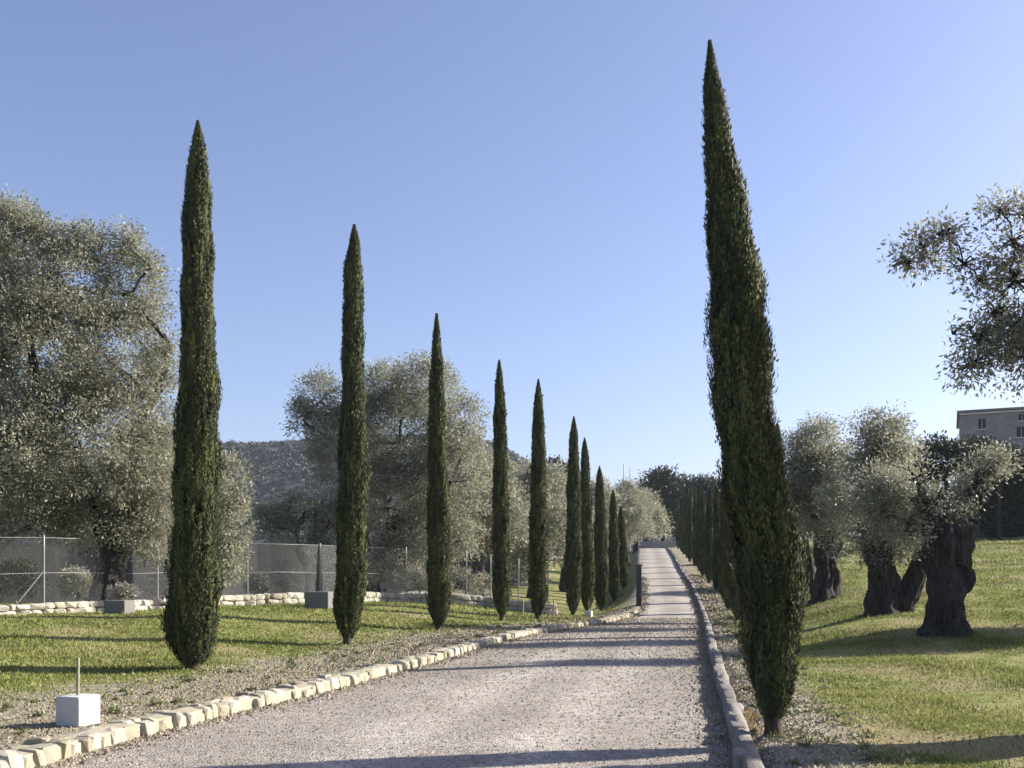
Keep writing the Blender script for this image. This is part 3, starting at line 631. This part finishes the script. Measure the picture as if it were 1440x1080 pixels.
bushy('shrub', 168, 27.2, [(165, 838, 13, 12), (180, 832, 9, 9)], 134, 'pale_leaf', 'dull little shrub growing on the shade-darkened block in the wall', 'shrub', 60, 34, .14, .07, None, .03)

# hedge by the house
def hedge():
    Y0 = 57; x0 = at(1388, 745, Y0)[0]; x1 = x0+22; r = np.random.default_rng(9); A = Acc()
    n = 60000; x = x0+r.uniform(0, 1, n)*(x1-x0); z0 = ground_z(x, np.full(n, Y0+1.)); f = ss(0, 1.5, x-x0)
    H = 3.9+.35*f+.12*np.sin(x*2.1)+.1*np.sin(x*5.3)
    face = r.uniform(0, 1, n); y = np.where(face < .62, Y0+.15*r.normal(size=n), Y0+r.uniform(0, 2.2, n)); zz = np.where(face < .62, r.uniform(0, 1, n)*H, H+.1*r.normal(size=n))
    e = r.uniform(0, 1, n) < .06; x = np.where(e, x0+.1*r.normal(size=n), x)
    P = np.stack([x, y, z0+zz], 1); N = np.where((face < .62)[:, None], np.array([0, -1, 0.]), np.array([0, 0, 1.]))+r.normal(0, .5, (n, 3))
    V, Q = leaves(P, unit(r.normal(size=(n, 3))+np.array([0, 0, .8])), unit(N), np.full(n, .26), np.full(n, .14)); A.add(V, Q, np.clip(r.normal(.45, .2, n), 0, 1))
    # dense inside
    m = 60; xs_ = np.linspace(x0+.15, x1, m); zz0 = ground_z(xs_, np.full(m, Y0+1.)); Hm = 3.85+.35*ss(0, 1.5, xs_-x0)
    ring = []
    for a, c in ((.12, -.2), (.12, .97), (2.1, .97), (2.1, -.2)): ring.append(np.stack([xs_, np.full(m, Y0+a), zz0+np.where(c < 0, -.2, Hm*c)], 1))
    Vb = np.stack(ring, 1).reshape(-1, 3); i = np.arange(m-1)[:, None]*4; j = np.arange(3)[None]
    Qb = np.stack([i+j, i+j+1, i+4+j+1, i+4+j], -1).reshape(-1, 4); Qb = np.vstack([Qb, [[0, 1, 2, 3]]]); A.add(Vb, Qb, .1)
    o = A.build('hedge', M['hedge'], None, (float(x0), Y0, gz(x0, Y0))); tag(o, 'tall clipped dark hedge at the top of the right lawn', 'hedge')
hedge()

# house on the rise
def house():
    Y = 78; x0 = at(1350, 0, Y)[0]; w, dp = 15., 9.; zt = at(0, 581, Y)[2]; x1 = x0+w; zb = gz(x0+4, Y)-.5
    root = empty('house', (x0, Y, zb), 'pale stone house with flat tiled eaves above the dark hedge', 'house'); root.rotation_euler.z = math.radians(-24)
    kx = lambda px: at(px, 0, Y)[0]-x0; kz = lambda py: at(0, py, Y)[2]-zb
    wins = [(1378, 598, 9, 14), (1428, 592, 9, 9), (1427, 612, 12, 14), (1470, 600, 10, 14), (1500, 600, 10, 14)]
    hgt = zt-zb
    # front wall with real openings: a grid of cells with the window cells left out, plus reveals
    rects = []
    for (a, b2, cw, ch) in wins:
        rects.append((kx(a-cw/2), kx(a+cw/2), kz(b2+ch/2), kz(b2-ch/2)))
    gx = sorted({0., w, *[v for r_ in rects for v in r_[:2]]}); gzv = sorted({0., hgt, *[v for r_ in rects for v in r_[2:]]})
    V = []; Q = []
    def quad(*p): V.extend(p); Q.append([len(V)-4, len(V)-3, len(V)-2, len(V)-1])
    for i in range(len(gx)-1):
        for j in range(len(gzv)-1):
            cx_, cz_ = (gx[i]+gx[i+1])/2, (gzv[j]+gzv[j+1])/2
            if any(a < cx_ < b2 and c < cz_ < d2 for a, b2, c, d2 in rects): continue
            quad((gx[i], 0, gzv[j]), (gx[i+1], 0, gzv[j]), (gx[i+1], 0, gzv[j+1]), (gx[i], 0, gzv[j+1]))
    dpt = .25
    for a, b2, c, d2 in rects:
        quad((a, 0, c), (a, dpt, c), (a, dpt, d2), (a, 0, d2)); quad((b2, 0, c), (b2, 0, d2), (b2, dpt, d2), (b2, dpt, c))
        quad((a, 0, c), (b2, 0, c), (b2, dpt, c), (a, dpt, c)); quad((a, 0, d2), (a, dpt, d2), (b2, dpt, d2), (b2, 0, d2))
    quad((0, 0, 0), (0, 0, hgt), (0, dp, hgt), (0, dp, 0)); quad((w, 0, 0), (w, dp, 0), (w, dp, hgt), (w, 0, hgt)); quad((0, dp, 0), (0, dp, hgt), (w, dp, hgt), (w, dp, 0))
    mesh('wall', np.array(V), np.array(Q), M['house_wall'], root)
    for a, b2, c, d2 in rects:
        wo = bevel_box('window', (b2-a-.02, .06, d2-c-.02), M['glass'], root, ((a+b2)/2, dpt+.03, (c+d2)/2), 0, .006, 1)
        bevel_box('sill', (b2-a+.2, .16, .08), M['trim'], wo, (0, -dpt-.08, -(d2-c)/2-.045), 0, .01, 1)
        bevel_box('mullion', (.05, .05, d2-c-.04), M['trim'], wo, (0, -.06, 0), 0, .006, 1)
    # hipped low tile roof with overhanging eaves
    oh = .22; e = hgt+.02; R = np.array([(-oh, -oh, e), (w+oh, -oh, e), (w+oh, dp+oh, e), (-oh, dp+oh, e), (-oh, -oh, e+.16), (w+oh, -oh, e+.16), (w+oh, dp+oh, e+.16), (-oh, dp+oh, e+.16), (dp/2, dp/2, e+.55), (w-dp/2, dp/2, e+.55)])
    QQ = [[0, 3, 2, 1], [0, 1, 5, 4], [1, 2, 6, 5], [2, 3, 7, 6], [3, 0, 4, 7], [4, 5, 9, 8], [5, 6, 9, 9], [6, 7, 8, 9], [7, 4, 8, 8]]
    me = bpy.data.meshes.new('roof'); me.from_pydata([tuple(v) for v in R], [], [q if q[2] != q[3] else q[:3] for q in QQ]); me.materials.append(M['tile'])
    ro = bpy.data.objects.new('roof', me); COL.objects.link(ro); ro.parent = root
    bevel_box('cornice', (w+.1, .14, .14), M['trim'], root, (w/2, -.075, hgt-.1), 0, .02)
house()

# grey boundary wall behind the left olives
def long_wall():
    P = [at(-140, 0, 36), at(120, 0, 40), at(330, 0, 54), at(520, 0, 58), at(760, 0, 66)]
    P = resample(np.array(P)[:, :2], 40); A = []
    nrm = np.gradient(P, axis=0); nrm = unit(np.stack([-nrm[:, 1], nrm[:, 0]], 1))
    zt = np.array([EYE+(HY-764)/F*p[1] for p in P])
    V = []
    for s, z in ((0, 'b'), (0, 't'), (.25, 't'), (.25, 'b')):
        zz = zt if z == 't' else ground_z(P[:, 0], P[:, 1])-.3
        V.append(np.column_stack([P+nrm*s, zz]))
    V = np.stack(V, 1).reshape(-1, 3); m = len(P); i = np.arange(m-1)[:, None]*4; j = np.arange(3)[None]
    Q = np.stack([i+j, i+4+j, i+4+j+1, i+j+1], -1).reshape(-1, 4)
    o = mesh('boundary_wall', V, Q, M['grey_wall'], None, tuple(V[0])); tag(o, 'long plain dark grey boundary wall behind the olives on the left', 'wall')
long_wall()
# low pale wall across the end of the drive
p0 = at(893, 0, 119); p1_ = at(950, 0, 119); zz = gz((p0[0]+p1_[0])/2, 119)
o = bevel_box('end_wall', (p1_[0]-p0[0], .35, 1.0), M['pale_wall'], None, ((p0[0]+p1_[0])/2, 119, zz+.45), 0, .03); tag(o, 'low pale grey wall closing the top of the driveway', 'wall')

# ------------------------------------------------------------------ kerbs, stone wall, fence
def kerb(name, side, y0, y1, mat, w, h, label, seed, lo=.10, hi=.30):
    r = np.random.default_rng(seed); A = Acc(); y = y0
    while y < y1:
        L = r.uniform(lo, hi)*(1+max(0, y-40)/60); e = XL if side < 0 else XR
        yc = y+L/2; sl = float(e(yc+.2)-e(yc-.2))/.4; rot = math.atan2(1, sl); xc = float(e(yc))+side*w*.45
        hh = h*(r.uniform(.82, 1.2) if side < 0 else r.uniform(.95, 1.06))
        for row in ((0,) if side > 0 else (0, 1)):
            hq = hh*(1 if row == 0 else r.uniform(.75, 1.15)); off = side*w*(0 if side > 0 else (-.22+.5*row)); ww = w*(1 if side > 0 else r.uniform(.55, .8))
            stone(A, (xc+off+r.normal(0, .02), yc+row*r.uniform(-.12, .12), float(RZ(yc))+hq*.5-.06), (L*1.06, ww*r.uniform(.88, 1.15), hq+.12), rot+r.normal(0, .08 if side < 0 else .012), r, block=.48 if side < 0 else .28, rough=.13 if side < 0 else .03, sub=2 if side < 0 else 3)
        y += L*math.cos(math.atan(sl))*.985
    yy = np.arange(y0, y1, .3); e = (XL if side < 0 else XR)(yy); zz = RZ(yy)     # mortar bed under and between the stones
    prof_ = [(-.02, -.05), (.01, h*.88), (w*.5, h*1.0), (w*.95, h*.88), (w*1.12, -.05)]
    Vb = np.stack([np.column_stack([e+side*a, yy, zz+b]) for a, b in prof_], 1).reshape(-1, 3); Vb[:, 2] += .012*vnoise(Vb*7, seed); Vb[:, 0] += .02*vnoise(Vb*3+5, seed)
    i = np.arange(len(yy)-1)[:, None]*5; j = np.arange(4)[None]; Qb = np.stack([i+j, i+j+1, i+5+j+1, i+5+j], -1).reshape(-1, 4)
    A.add(Vb, np.vstack([Qb[:, [0, 1, 2]], Qb[:, [0, 2, 3]]]), .35)
    o = A.build(name, mat, None, (float((XL if side < 0 else XR)(y0)), y0, 0), smooth=side > 0); tag(o, label, 'kerb'); return o
kerb('stone_kerb', -1, -3, 39, M['kerb_stone'], .34, .14, 'rough cream stone kerb curving along the left side of the driveway', 31)
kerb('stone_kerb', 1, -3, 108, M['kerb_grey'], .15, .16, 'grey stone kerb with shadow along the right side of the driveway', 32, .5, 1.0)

wp = [(-90, 869), (0, 866), (75, 863), (150, 861), (230, 857), (310, 852), (430, 849), (540, 848), (640, 851), (690, 854), (740, 862), (800, 866)]
WP = np.array([hit(*p) for p in wp])
def along(P, step):
    s = np.concatenate([[0], np.cumsum(np.linalg.norm(np.diff(P[:, :2], axis=0), axis=1))]); u = np.arange(0, s[-1], step)
    return np.column_stack([np.interp(u, s, P[:, 0]), np.interp(u, s, P[:, 1])]), u
WS, Wu = along(WP, .1)
WS = np.column_stack([np.convolve(np.pad(WS[:, c], 15, mode='edge'), np.ones(31)/31, 'valid') for c in (0, 1)])
def dry_wall():
    r = np.random.default_rng(41); A = Acc(); tan = unit(np.gradient(WS, axis=0))
    for course in range(2):
        i = 0
        while i < len(WS)-4:
            k = WS[i, 1]/F; hh = 8.0*k; L = r.uniform(.18, .45); n = max(2, int(L/.1)); c = WS[min(i+n//2, len(WS)-1)]; t = tan[min(i+n//2, len(WS)-1)]
            z = gz(*c)+hh*(course+.5)-.02; T = r.uniform(.1, 1)
            stone(A, (c[0]+r.normal(0, .02), c[1]+r.normal(0, .02), z), (L*1.05, .36, hh*1.12*r.uniform(.92, 1.1)), math.atan2(t[1], t[0])+r.normal(0, .12), r, T, .55, .16, 2 if c[1] < 34 else 2)
            i += n
    o = A.build('stone_wall', M['wall_stone'], None, (WS[0, 0], WS[0, 1], gz(*WS[0]))); tag(o, 'low pale dry stone wall edging the far side of the left lawn', 'wall')
dry_wall()

def fence():
    tan = unit(np.gradient(WS, axis=0)); nrm = np.stack([-tan[:, 1], tan[:, 0]], 1); FP = WS+nrm*.55
    s = np.concatenate([[0], np.cumsum(np.linalg.norm(np.diff(FP, axis=0), axis=1))]); tot = s[-1]
    gzz = ground_z(FP[:, 0], FP[:, 1]); Hh = 1.95
    hgt = np.array([EYE-(np.interp((CX+FP[i, 0]/FP[i, 1]*F), [-90, 60, 230, 450, 640, 800], [758, 758, 763, 768, 776, 800])-HY)/F*FP[i, 1] for i in range(len(FP))])-gzz
    def pt(u, v):   # along, fraction of height
        return np.stack([np.interp(u, s, FP[:, 0]), np.interp(u, s, FP[:, 1]), np.interp(u, s, gzz)+.04+v*np.interp(u, s, hgt)], -1)
    root = empty('chain_link_fence', tuple(pt(0., 0.)), 'grey chain link fence on thin posts behind the low stone wall', 'fence')
    A = Acc(); step = .085; wv = .0012; nseg = 5; us = np.arange(-2.2, tot, step)
    for sg in (1, -1):
        u0 = us if sg > 0 else us+2.0
        f = np.linspace(0, 1, nseg); U = u0[:, None]+sg*f[None]*2.0; ok = (U.min(1) >= 0) & (U.max(1) <= tot); U = U[ok]; Fv = np.broadcast_to(f[None], U.shape)
        P = pt(U, Fv); P[..., 1] += sg*.004
        o1 = np.array([wv, 0, -wv*.5*sg]); o2 = np.array([-wv*.5, wv, wv*.8*sg]); o3 = np.array([-wv*.5, -wv, wv*.8*sg])
        V = np.stack([P+o1, P+o2, P+o3], 2); m = len(U); V = V.reshape(-1, 3)
        a = (np.arange(m)[:, None, None]*nseg+np.arange(nseg-1)[None, :, None])*3; j = np.arange(3)[None, None]; j2 = (j+1) % 3
        A.add(V, np.stack([a+j, a+j2, a+3+j2, a+3+j], -1).reshape(-1, 4))
    A.build('mesh_panel', M['galv'], root, tuple(pt(0., 0.)))
    for v in (1.0, .52):
        T = Acc(); uu = np.linspace(0, tot, 160); tube(T, pt(uu, np.full(160, v)), np.full(160, .009), 6); T.build('wire_rail', M['galv'], root, tuple(pt(0., 0.)), smooth=True)
    pxs = CX+FP[:, 0]/FP[:, 1]*F
    for q in [-60, 62, 222, 350, 450, 570, 655, 690, 730, 770]:
        i = int(np.argmin(np.abs(pxs-q))); u = s[i]; T = Acc(); tube(T, pt(np.full(6, u), np.linspace(-.05, 1.03, 6)), np.full(6, .028), 8)
        top = pt(np.array([u]), np.array([1.03]))[0]; V, Q = ICO[1]
        T.build('post', M['galv'], root, tuple(pt(0., 0.)), smooth=True)
    # raking brace by the first visible post
    i = int(np.argmin(np.abs(pxs-62))); T = Acc(); P = np.linspace(pt(np.array([s[i]]), np.array([.55]))[0], pt(np.array([s[i]-.9]), np.array([0.]))[0], 6); tube(T, P, np.full(6, .02), 8)
    T.build('brace', M['galv'], root, tuple(pt(0., 0.)), smooth=True)
fence()

# ------------------------------------------------------------------ small things
def marker(loc, s, sh, rz, label):
    root = empty('marker_block', loc, label, 'concrete block', 'white concrete blocks with a stake')
    root.rotation_euler.z = rz
    bevel_box('block', (s, s, s*1.02), M['concrete'], root, (0, 0, s*.48), 0, .02, 3)
    T = Acc(); P = np.array([(-s*.02, 0, s*.9), (-.005, 0, s*1.4), (0, 0, s+sh)]); tube(T, resample(P, 8), np.full(8, .016), 8); T.build('stake', M['stake'], root, smooth=True)
    V, Q = ICO[2]; return root
b = hit(110, 1019); marker(tuple(b), .30, .37, math.radians(70), 'white concrete block with thin stake close behind the left kerb, nearest the camera')
b = hit(828, 868); marker(tuple(b), .26, .40, math.radians(70), 'tiny far white block with stake by the seventh left cypress')
# wall blocks, the shade on their fronts put into the grey
b = hit(449, 855); o = bevel_box('stone_block', (34*b[1]/F, .6, 24*b[1]/F), M['shade_grey_block'], None, (b[0], b[1], b[2]+11*b[1]/F), math.radians(-6), .03, 3); tag(o, 'squat block in shade-darkened grey before the stone wall, left of the second cypress', 'stone block')
b = hit(168, 864); o = bevel_box('stone_block', (32*b[1]/F, .5, 22*b[1]/F), M['shade_grey_block'], None, (b[0], b[1], b[2]+9*b[1]/F), math.radians(-10), .03, 3); tag(o, 'block coloured dark grey for shade in the stone wall, left of the first cypress', 'stone block')
# dark pillar where the drive starts to climb
Y = 42.; x = (900-CX)/F*Y-.05; zb = gz(x, Y); root = empty('gate_pillar', (x, Y, zb), 'slim dark pillar at the left edge where the driveway climbs', 'pillar')
hp = EYE+(HY-793)/F*Y-zb; bevel_box('shaft', (.21, .21, hp), M['dark_post'], root, (0, 0, hp/2-.1), 0, .02, 2); bevel_box('cap', (.28, .28, .07), M['dark_post'], root, (0, 0, hp-.06), 0, .02, 2)
# weathered bench under the round olive
def bench():
    Y = 43.; x = (556-CX)/F*Y; root = empty('bench', (x, Y, gz(x, Y)), 'weathered grey wooden bench under the large round olive', 'bench'); root.rotation_euler.z = .25
    for sx in (-.55, .55):
        for sy, h in ((-.2, .45), (.22, .9)): bevel_box('leg', (.08, .08, h), M['weathered'], root, (sx, sy, h/2), 0, .008, 1)
    bevel_box('seat', (1.3, .46, .05), M['weathered'], root, (0, .0, .476), 0, .01, 1)
    bevel_box('backrest', (1.3, .04, .22), M['weathered'], root, (0, .16, .76), 0, .008, 1)
bench()
# thin stakes by the wall
for q, (px, py, lab) in enumerate([(671, 850, 'short dark stake in the lawn left of the fourth cypress'), (735, 866, 'short dark stake between the fourth and fifth cypress'), (778, 866, 'short dark stake right of the fifth cypress')]):
    b = hit(px, py); T = Acc(); tube(T, np.linspace((b[0], b[1], b[2]-.1), (b[0]+.02, b[1], b[2]+.62), 6), np.full(6, .03), 8, .05); V = T.V[0]
    o = T.build('stake', M['stake'], None, tuple(b), smooth=True); tag(o, lab, 'stake', 'stakes by the stone wall')
# far masts above the trees
for q, (px, ty, lab) in enumerate([(877, 652, 'left one of two thin masts above the far trees'), (886, 656, 'right one of two thin masts above the far trees')]):
    Y = 170.; x = (px-CX)/F*Y; zb = gz(x, Y); T = Acc(); tube(T, np.linspace((x, Y, zb-.2), (x, Y, EYE+(HY-ty)/F*Y), 6), np.linspace(.16, .07, 6), 8); o = T.build('mast', M['galv'], None, (x, Y, zb), smooth=True)
    tag(o, lab, 'mast', 'thin masts above the far trees')

# ------------------------------------------------------------------ grass, weeds, pebbles (stuff)
def soil_at(x, y):
    dl = XL(y)-x; dr = x-XR(y)
    a = np.where(dl > 0, 1-ss(1.2, 3.4, dl*np.interp(y, [0, 10, 20, 30, 40, 52], [.52, .6, .85, 1.0, 1.3, 5.])), 0)
    return np.maximum(a, np.where(dr > 0, 1-ss(.5, 1.7, dr), 0)), dl, dr
def blades(name, n, sampler, hgt, wid, mat, seed, label, cat, keepfn, lean=.45, tintfn=None):
    r = np.random.default_rng(seed); x, y = sampler(r, n); k = keepfn(r, x, y); x, y = x[k], y[k]; n = len(x)
    P = np.column_stack([x, y, ground_z(x, y)-.008]); D = unit(np.column_stack([r.normal(0, lean, n), r.normal(0, lean, n), np.ones(n)]))
    N = rdir(r, n); N[:, 2] *= .2; h = hgt(y)*r.uniform(.4, 1.4, n)*(1+.8*(r.uniform(0, 1, n) < .02))*(1+.35*vnoise(np.column_stack([x, y, 0*x])*1.1, seed+5)); V, Q = leaves(P, D, unit(N), h, wid(y)*r.uniform(.7, 1.3, n))
    P3 = np.column_stack([x, y, 0*x]); t = np.clip(.42+.28*vnoise(P3*1.3, seed)+.12*vnoise(P3*5, seed+1)+r.normal(0, .16, n), 0, 1)
    o = mesh(name, V, Q, mat, tint=t); tag(o, label, cat, kind='stuff'); return o
def sampR(r, n):
    y = 5.5*np.exp(r.uniform(0, 1, n)*math.log(62/5.5)); x = XR(y)+.4+r.uniform(0, 1, n)**1.1*(.56*y+4-XR(y)); return x, y
def keepR(r, x, y):
    s, dl, dr = soil_at(x, y); p = np.column_stack([x, y, 0*x]); return (dr > .35) & (r.uniform(0, 1, len(x)) < (1-s)*np.clip(.45+.7*vnoise(p*.7, 8)+.35*vnoise(p*3.5, 9), .10, 1))
blades('grass', 420000, sampR, lambda y: .030+.0013*y, lambda y: .0045+.00085*y, M['grass'], 51, 'short patchy sunlit grass on the right lawn', 'grass', keepR)
def sampL(r, n):
    y = 9*np.exp(r.uniform(0, 1, n)*math.log(44/9)); x = XL(y)-.5-r.uniform(0, 1, n)*(.56*y+XL(y)+3); return x, y
def keepL(r, x, y):
    s, dl, dr = soil_at(x, y); p = np.column_stack([x, y, 0*x]); return (dl > .4) & (r.uniform(0, 1, len(x)) < (1-s)*np.clip(.55+.7*vnoise(p*.8, 18)+.3*vnoise(p*3.5, 19), .12, 1)+.03)
blades('grass', 300000, sampL, lambda y: .030+.0012*y, lambda y: .005+.00085*y, M['grass'], 52, 'short yellow green grass on the left lawn', 'grass', keepL)
def weeds():
    r = np.random.default_rng(61); A = Acc()
    n = 300; y = 6*np.exp(r.uniform(0, 1, n)*math.log(60/6)); left = r.uniform(0, 1, n) < .55
    x = np.where(left, XL(y)-.4-r.uniform(0, 2.2, n), XR(y)+.3+np.abs(r.normal(0, .5, n)))
    for i in range(n):
        m = 46; rad = r.uniform(.02, .08)*(1+y[i]/60); c = np.array([x[i], y[i], gz(x[i], y[i])]); dd = rdir(r, m); dd[:, 2] = np.abs(dd[:, 2])*.7+.2
        P = c+dd*rad*r.uniform(.1, .9, (m, 1)); L = np.full(m, .03+.0010*y[i])*r.uniform(.7, 1.4, m); V, Q = leaves(P, unit(dd+r.normal(0, .4, dd.shape)), unit(r.normal(size=dd.shape)+[0, 0, 1]), L, L*.4)
        A.add(V, Q, np.clip(r.uniform(.1, .75)+r.normal(0, .1, m), 0, 1))
    for px, py, T in ((1052, 1022, .97), (1062, 1030, .93), (1045, 1012, .9), (1058, 1012, 1.), (1012, 880, .35), (1030, 885, .3), (1024, 872, .25), (1040, 895, .3)):
        c = hit(px, py); m = 70; rad = .0075*c[1]; dd = rdir(r, m); dd[:, 2] = np.abs(dd[:, 2])*.8+.2
        P = c+dd*rad*r.uniform(.1, 1, (m, 1)); L = np.full(m, .035+.0015*c[1]); V, Q = leaves(P, unit(dd+r.normal(0, .4, dd.shape)), unit(r.normal(size=dd.shape)+[0, 0, 1]), L, L*.4); A.add(V, Q, np.clip(T+r.normal(0, .08, m), 0, 1))
    o = A.build('weeds', M['weed']); tag(o, 'small weeds scattered over the stony verges beside the driveway', 'weeds', kind='stuff')
weeds()
def pebbles():
    r = np.random.default_rng(71); A = Acc(); V0, Q0 = TET
    def put(n, samp, size, tlo, thi):
        x, y, z = samp(n); s = size(y)*r.uniform(.5, 1.5, n)**1.5; a = r.uniform(0, 6.28, n); ca, sa = np.cos(a), np.sin(a)
        b = V0[None]*np.array([1, 1, .75])+r.normal(0, .22, (n, 4, 3)); X = (b[..., 0]*ca[:, None]-b[..., 1]*sa[:, None])*s[:, None]; Yy = (b[..., 0]*sa[:, None]+b[..., 1]*ca[:, None])*s[:, None]; Z = b[..., 2]*s[:, None]
        V = np.stack([X+x[:, None], Yy+y[:, None], Z+z[:, None]+.2*s[:, None]], -1).reshape(-1, 3); Q = (np.arange(n)[:, None, None]*4+Q0[None]).reshape(-1, 3); A.add(V, Q, np.repeat(r.uniform(tlo, thi, n), 3))
    def left(n):
        y = 6.5*np.exp(r.uniform(0, 1, n)*math.log(42/6.5)); x = XL(y)-.3-np.abs(r.normal(0, 1.5, n)); return x, y, ground_z(x, y)
    def right(n):
        y = 6*np.exp(r.uniform(0, 1, n)*math.log(60/6)); x = XR(y)+.2+np.abs(r.normal(0, .55, n)); return x, y, ground_z(x, y)
    def road(n):
        y = 6.5*np.exp(r.uniform(0, 1, n)*math.log(36/6.5)); f = r.uniform(0, 1, n); x = XL(y)+f*(XR(y)-XL(y)); return x, y, RZ(y)+.02*np.sin(f*np.pi)
    def edge(n):
        y = 6.5*np.exp(r.uniform(0, 1, n)*math.log(60/6.5)); q = np.abs(r.normal(0, .16, n))+.03; x = np.where(r.uniform(0, 1, n) < .6, XL(y)+q, XR(y)-q); return x, y, RZ(y)+.004
    put(9000, edge, lambda y: .008+.0008*y, 0, .8)
    put(30000, left, lambda y: .006+.0007*y, 0, .8); put(15000, right, lambda y: .008+.0009*y,   .3, 1); put(42000, road, lambda y: .005+.00055*y, .1, .9)
    o = A.build('gravel', M['pebble']); tag(o, 'loose pebbles over the driveway and its stony verges', 'gravel', kind='stuff')
pebbles()

# ------------------------------------------------------------------ air
def haze():
    m = bpy.data.materials.new('pale_haze'); m.use_nodes = True; nt = m.node_tree; nt.nodes.remove(nt.nodes['Principled BSDF'])
    v = nt.nodes.new('ShaderNodeVolumePrincipled'); v.inputs['Color'].default_value = (.76, .85, 1, 1); v.inputs['Density'].default_value = .00017; v.inputs['Anisotropy'].default_value = .2
    nt.links.new(v.outputs[0], nt.nodes['Material Output'].inputs['Volume'])
    lo, hi = np.array((-1500., -120., -6.)), np.array((1500., 2300., 100.))
    V = np.array([(x, y, z) for x in (lo[0], hi[0]) for y in (lo[1], hi[1]) for z in (lo[2], hi[2])])
    o = mesh('haze', V, np.array([[0, 1, 3, 2], [4, 6, 7, 5], [0, 4, 5, 1], [2, 3, 7, 6], [0, 2, 6, 4], [1, 5, 7, 3]]), m); tag(o, 'thin pale air softening the far hill', 'haze', kind='stuff')
haze()
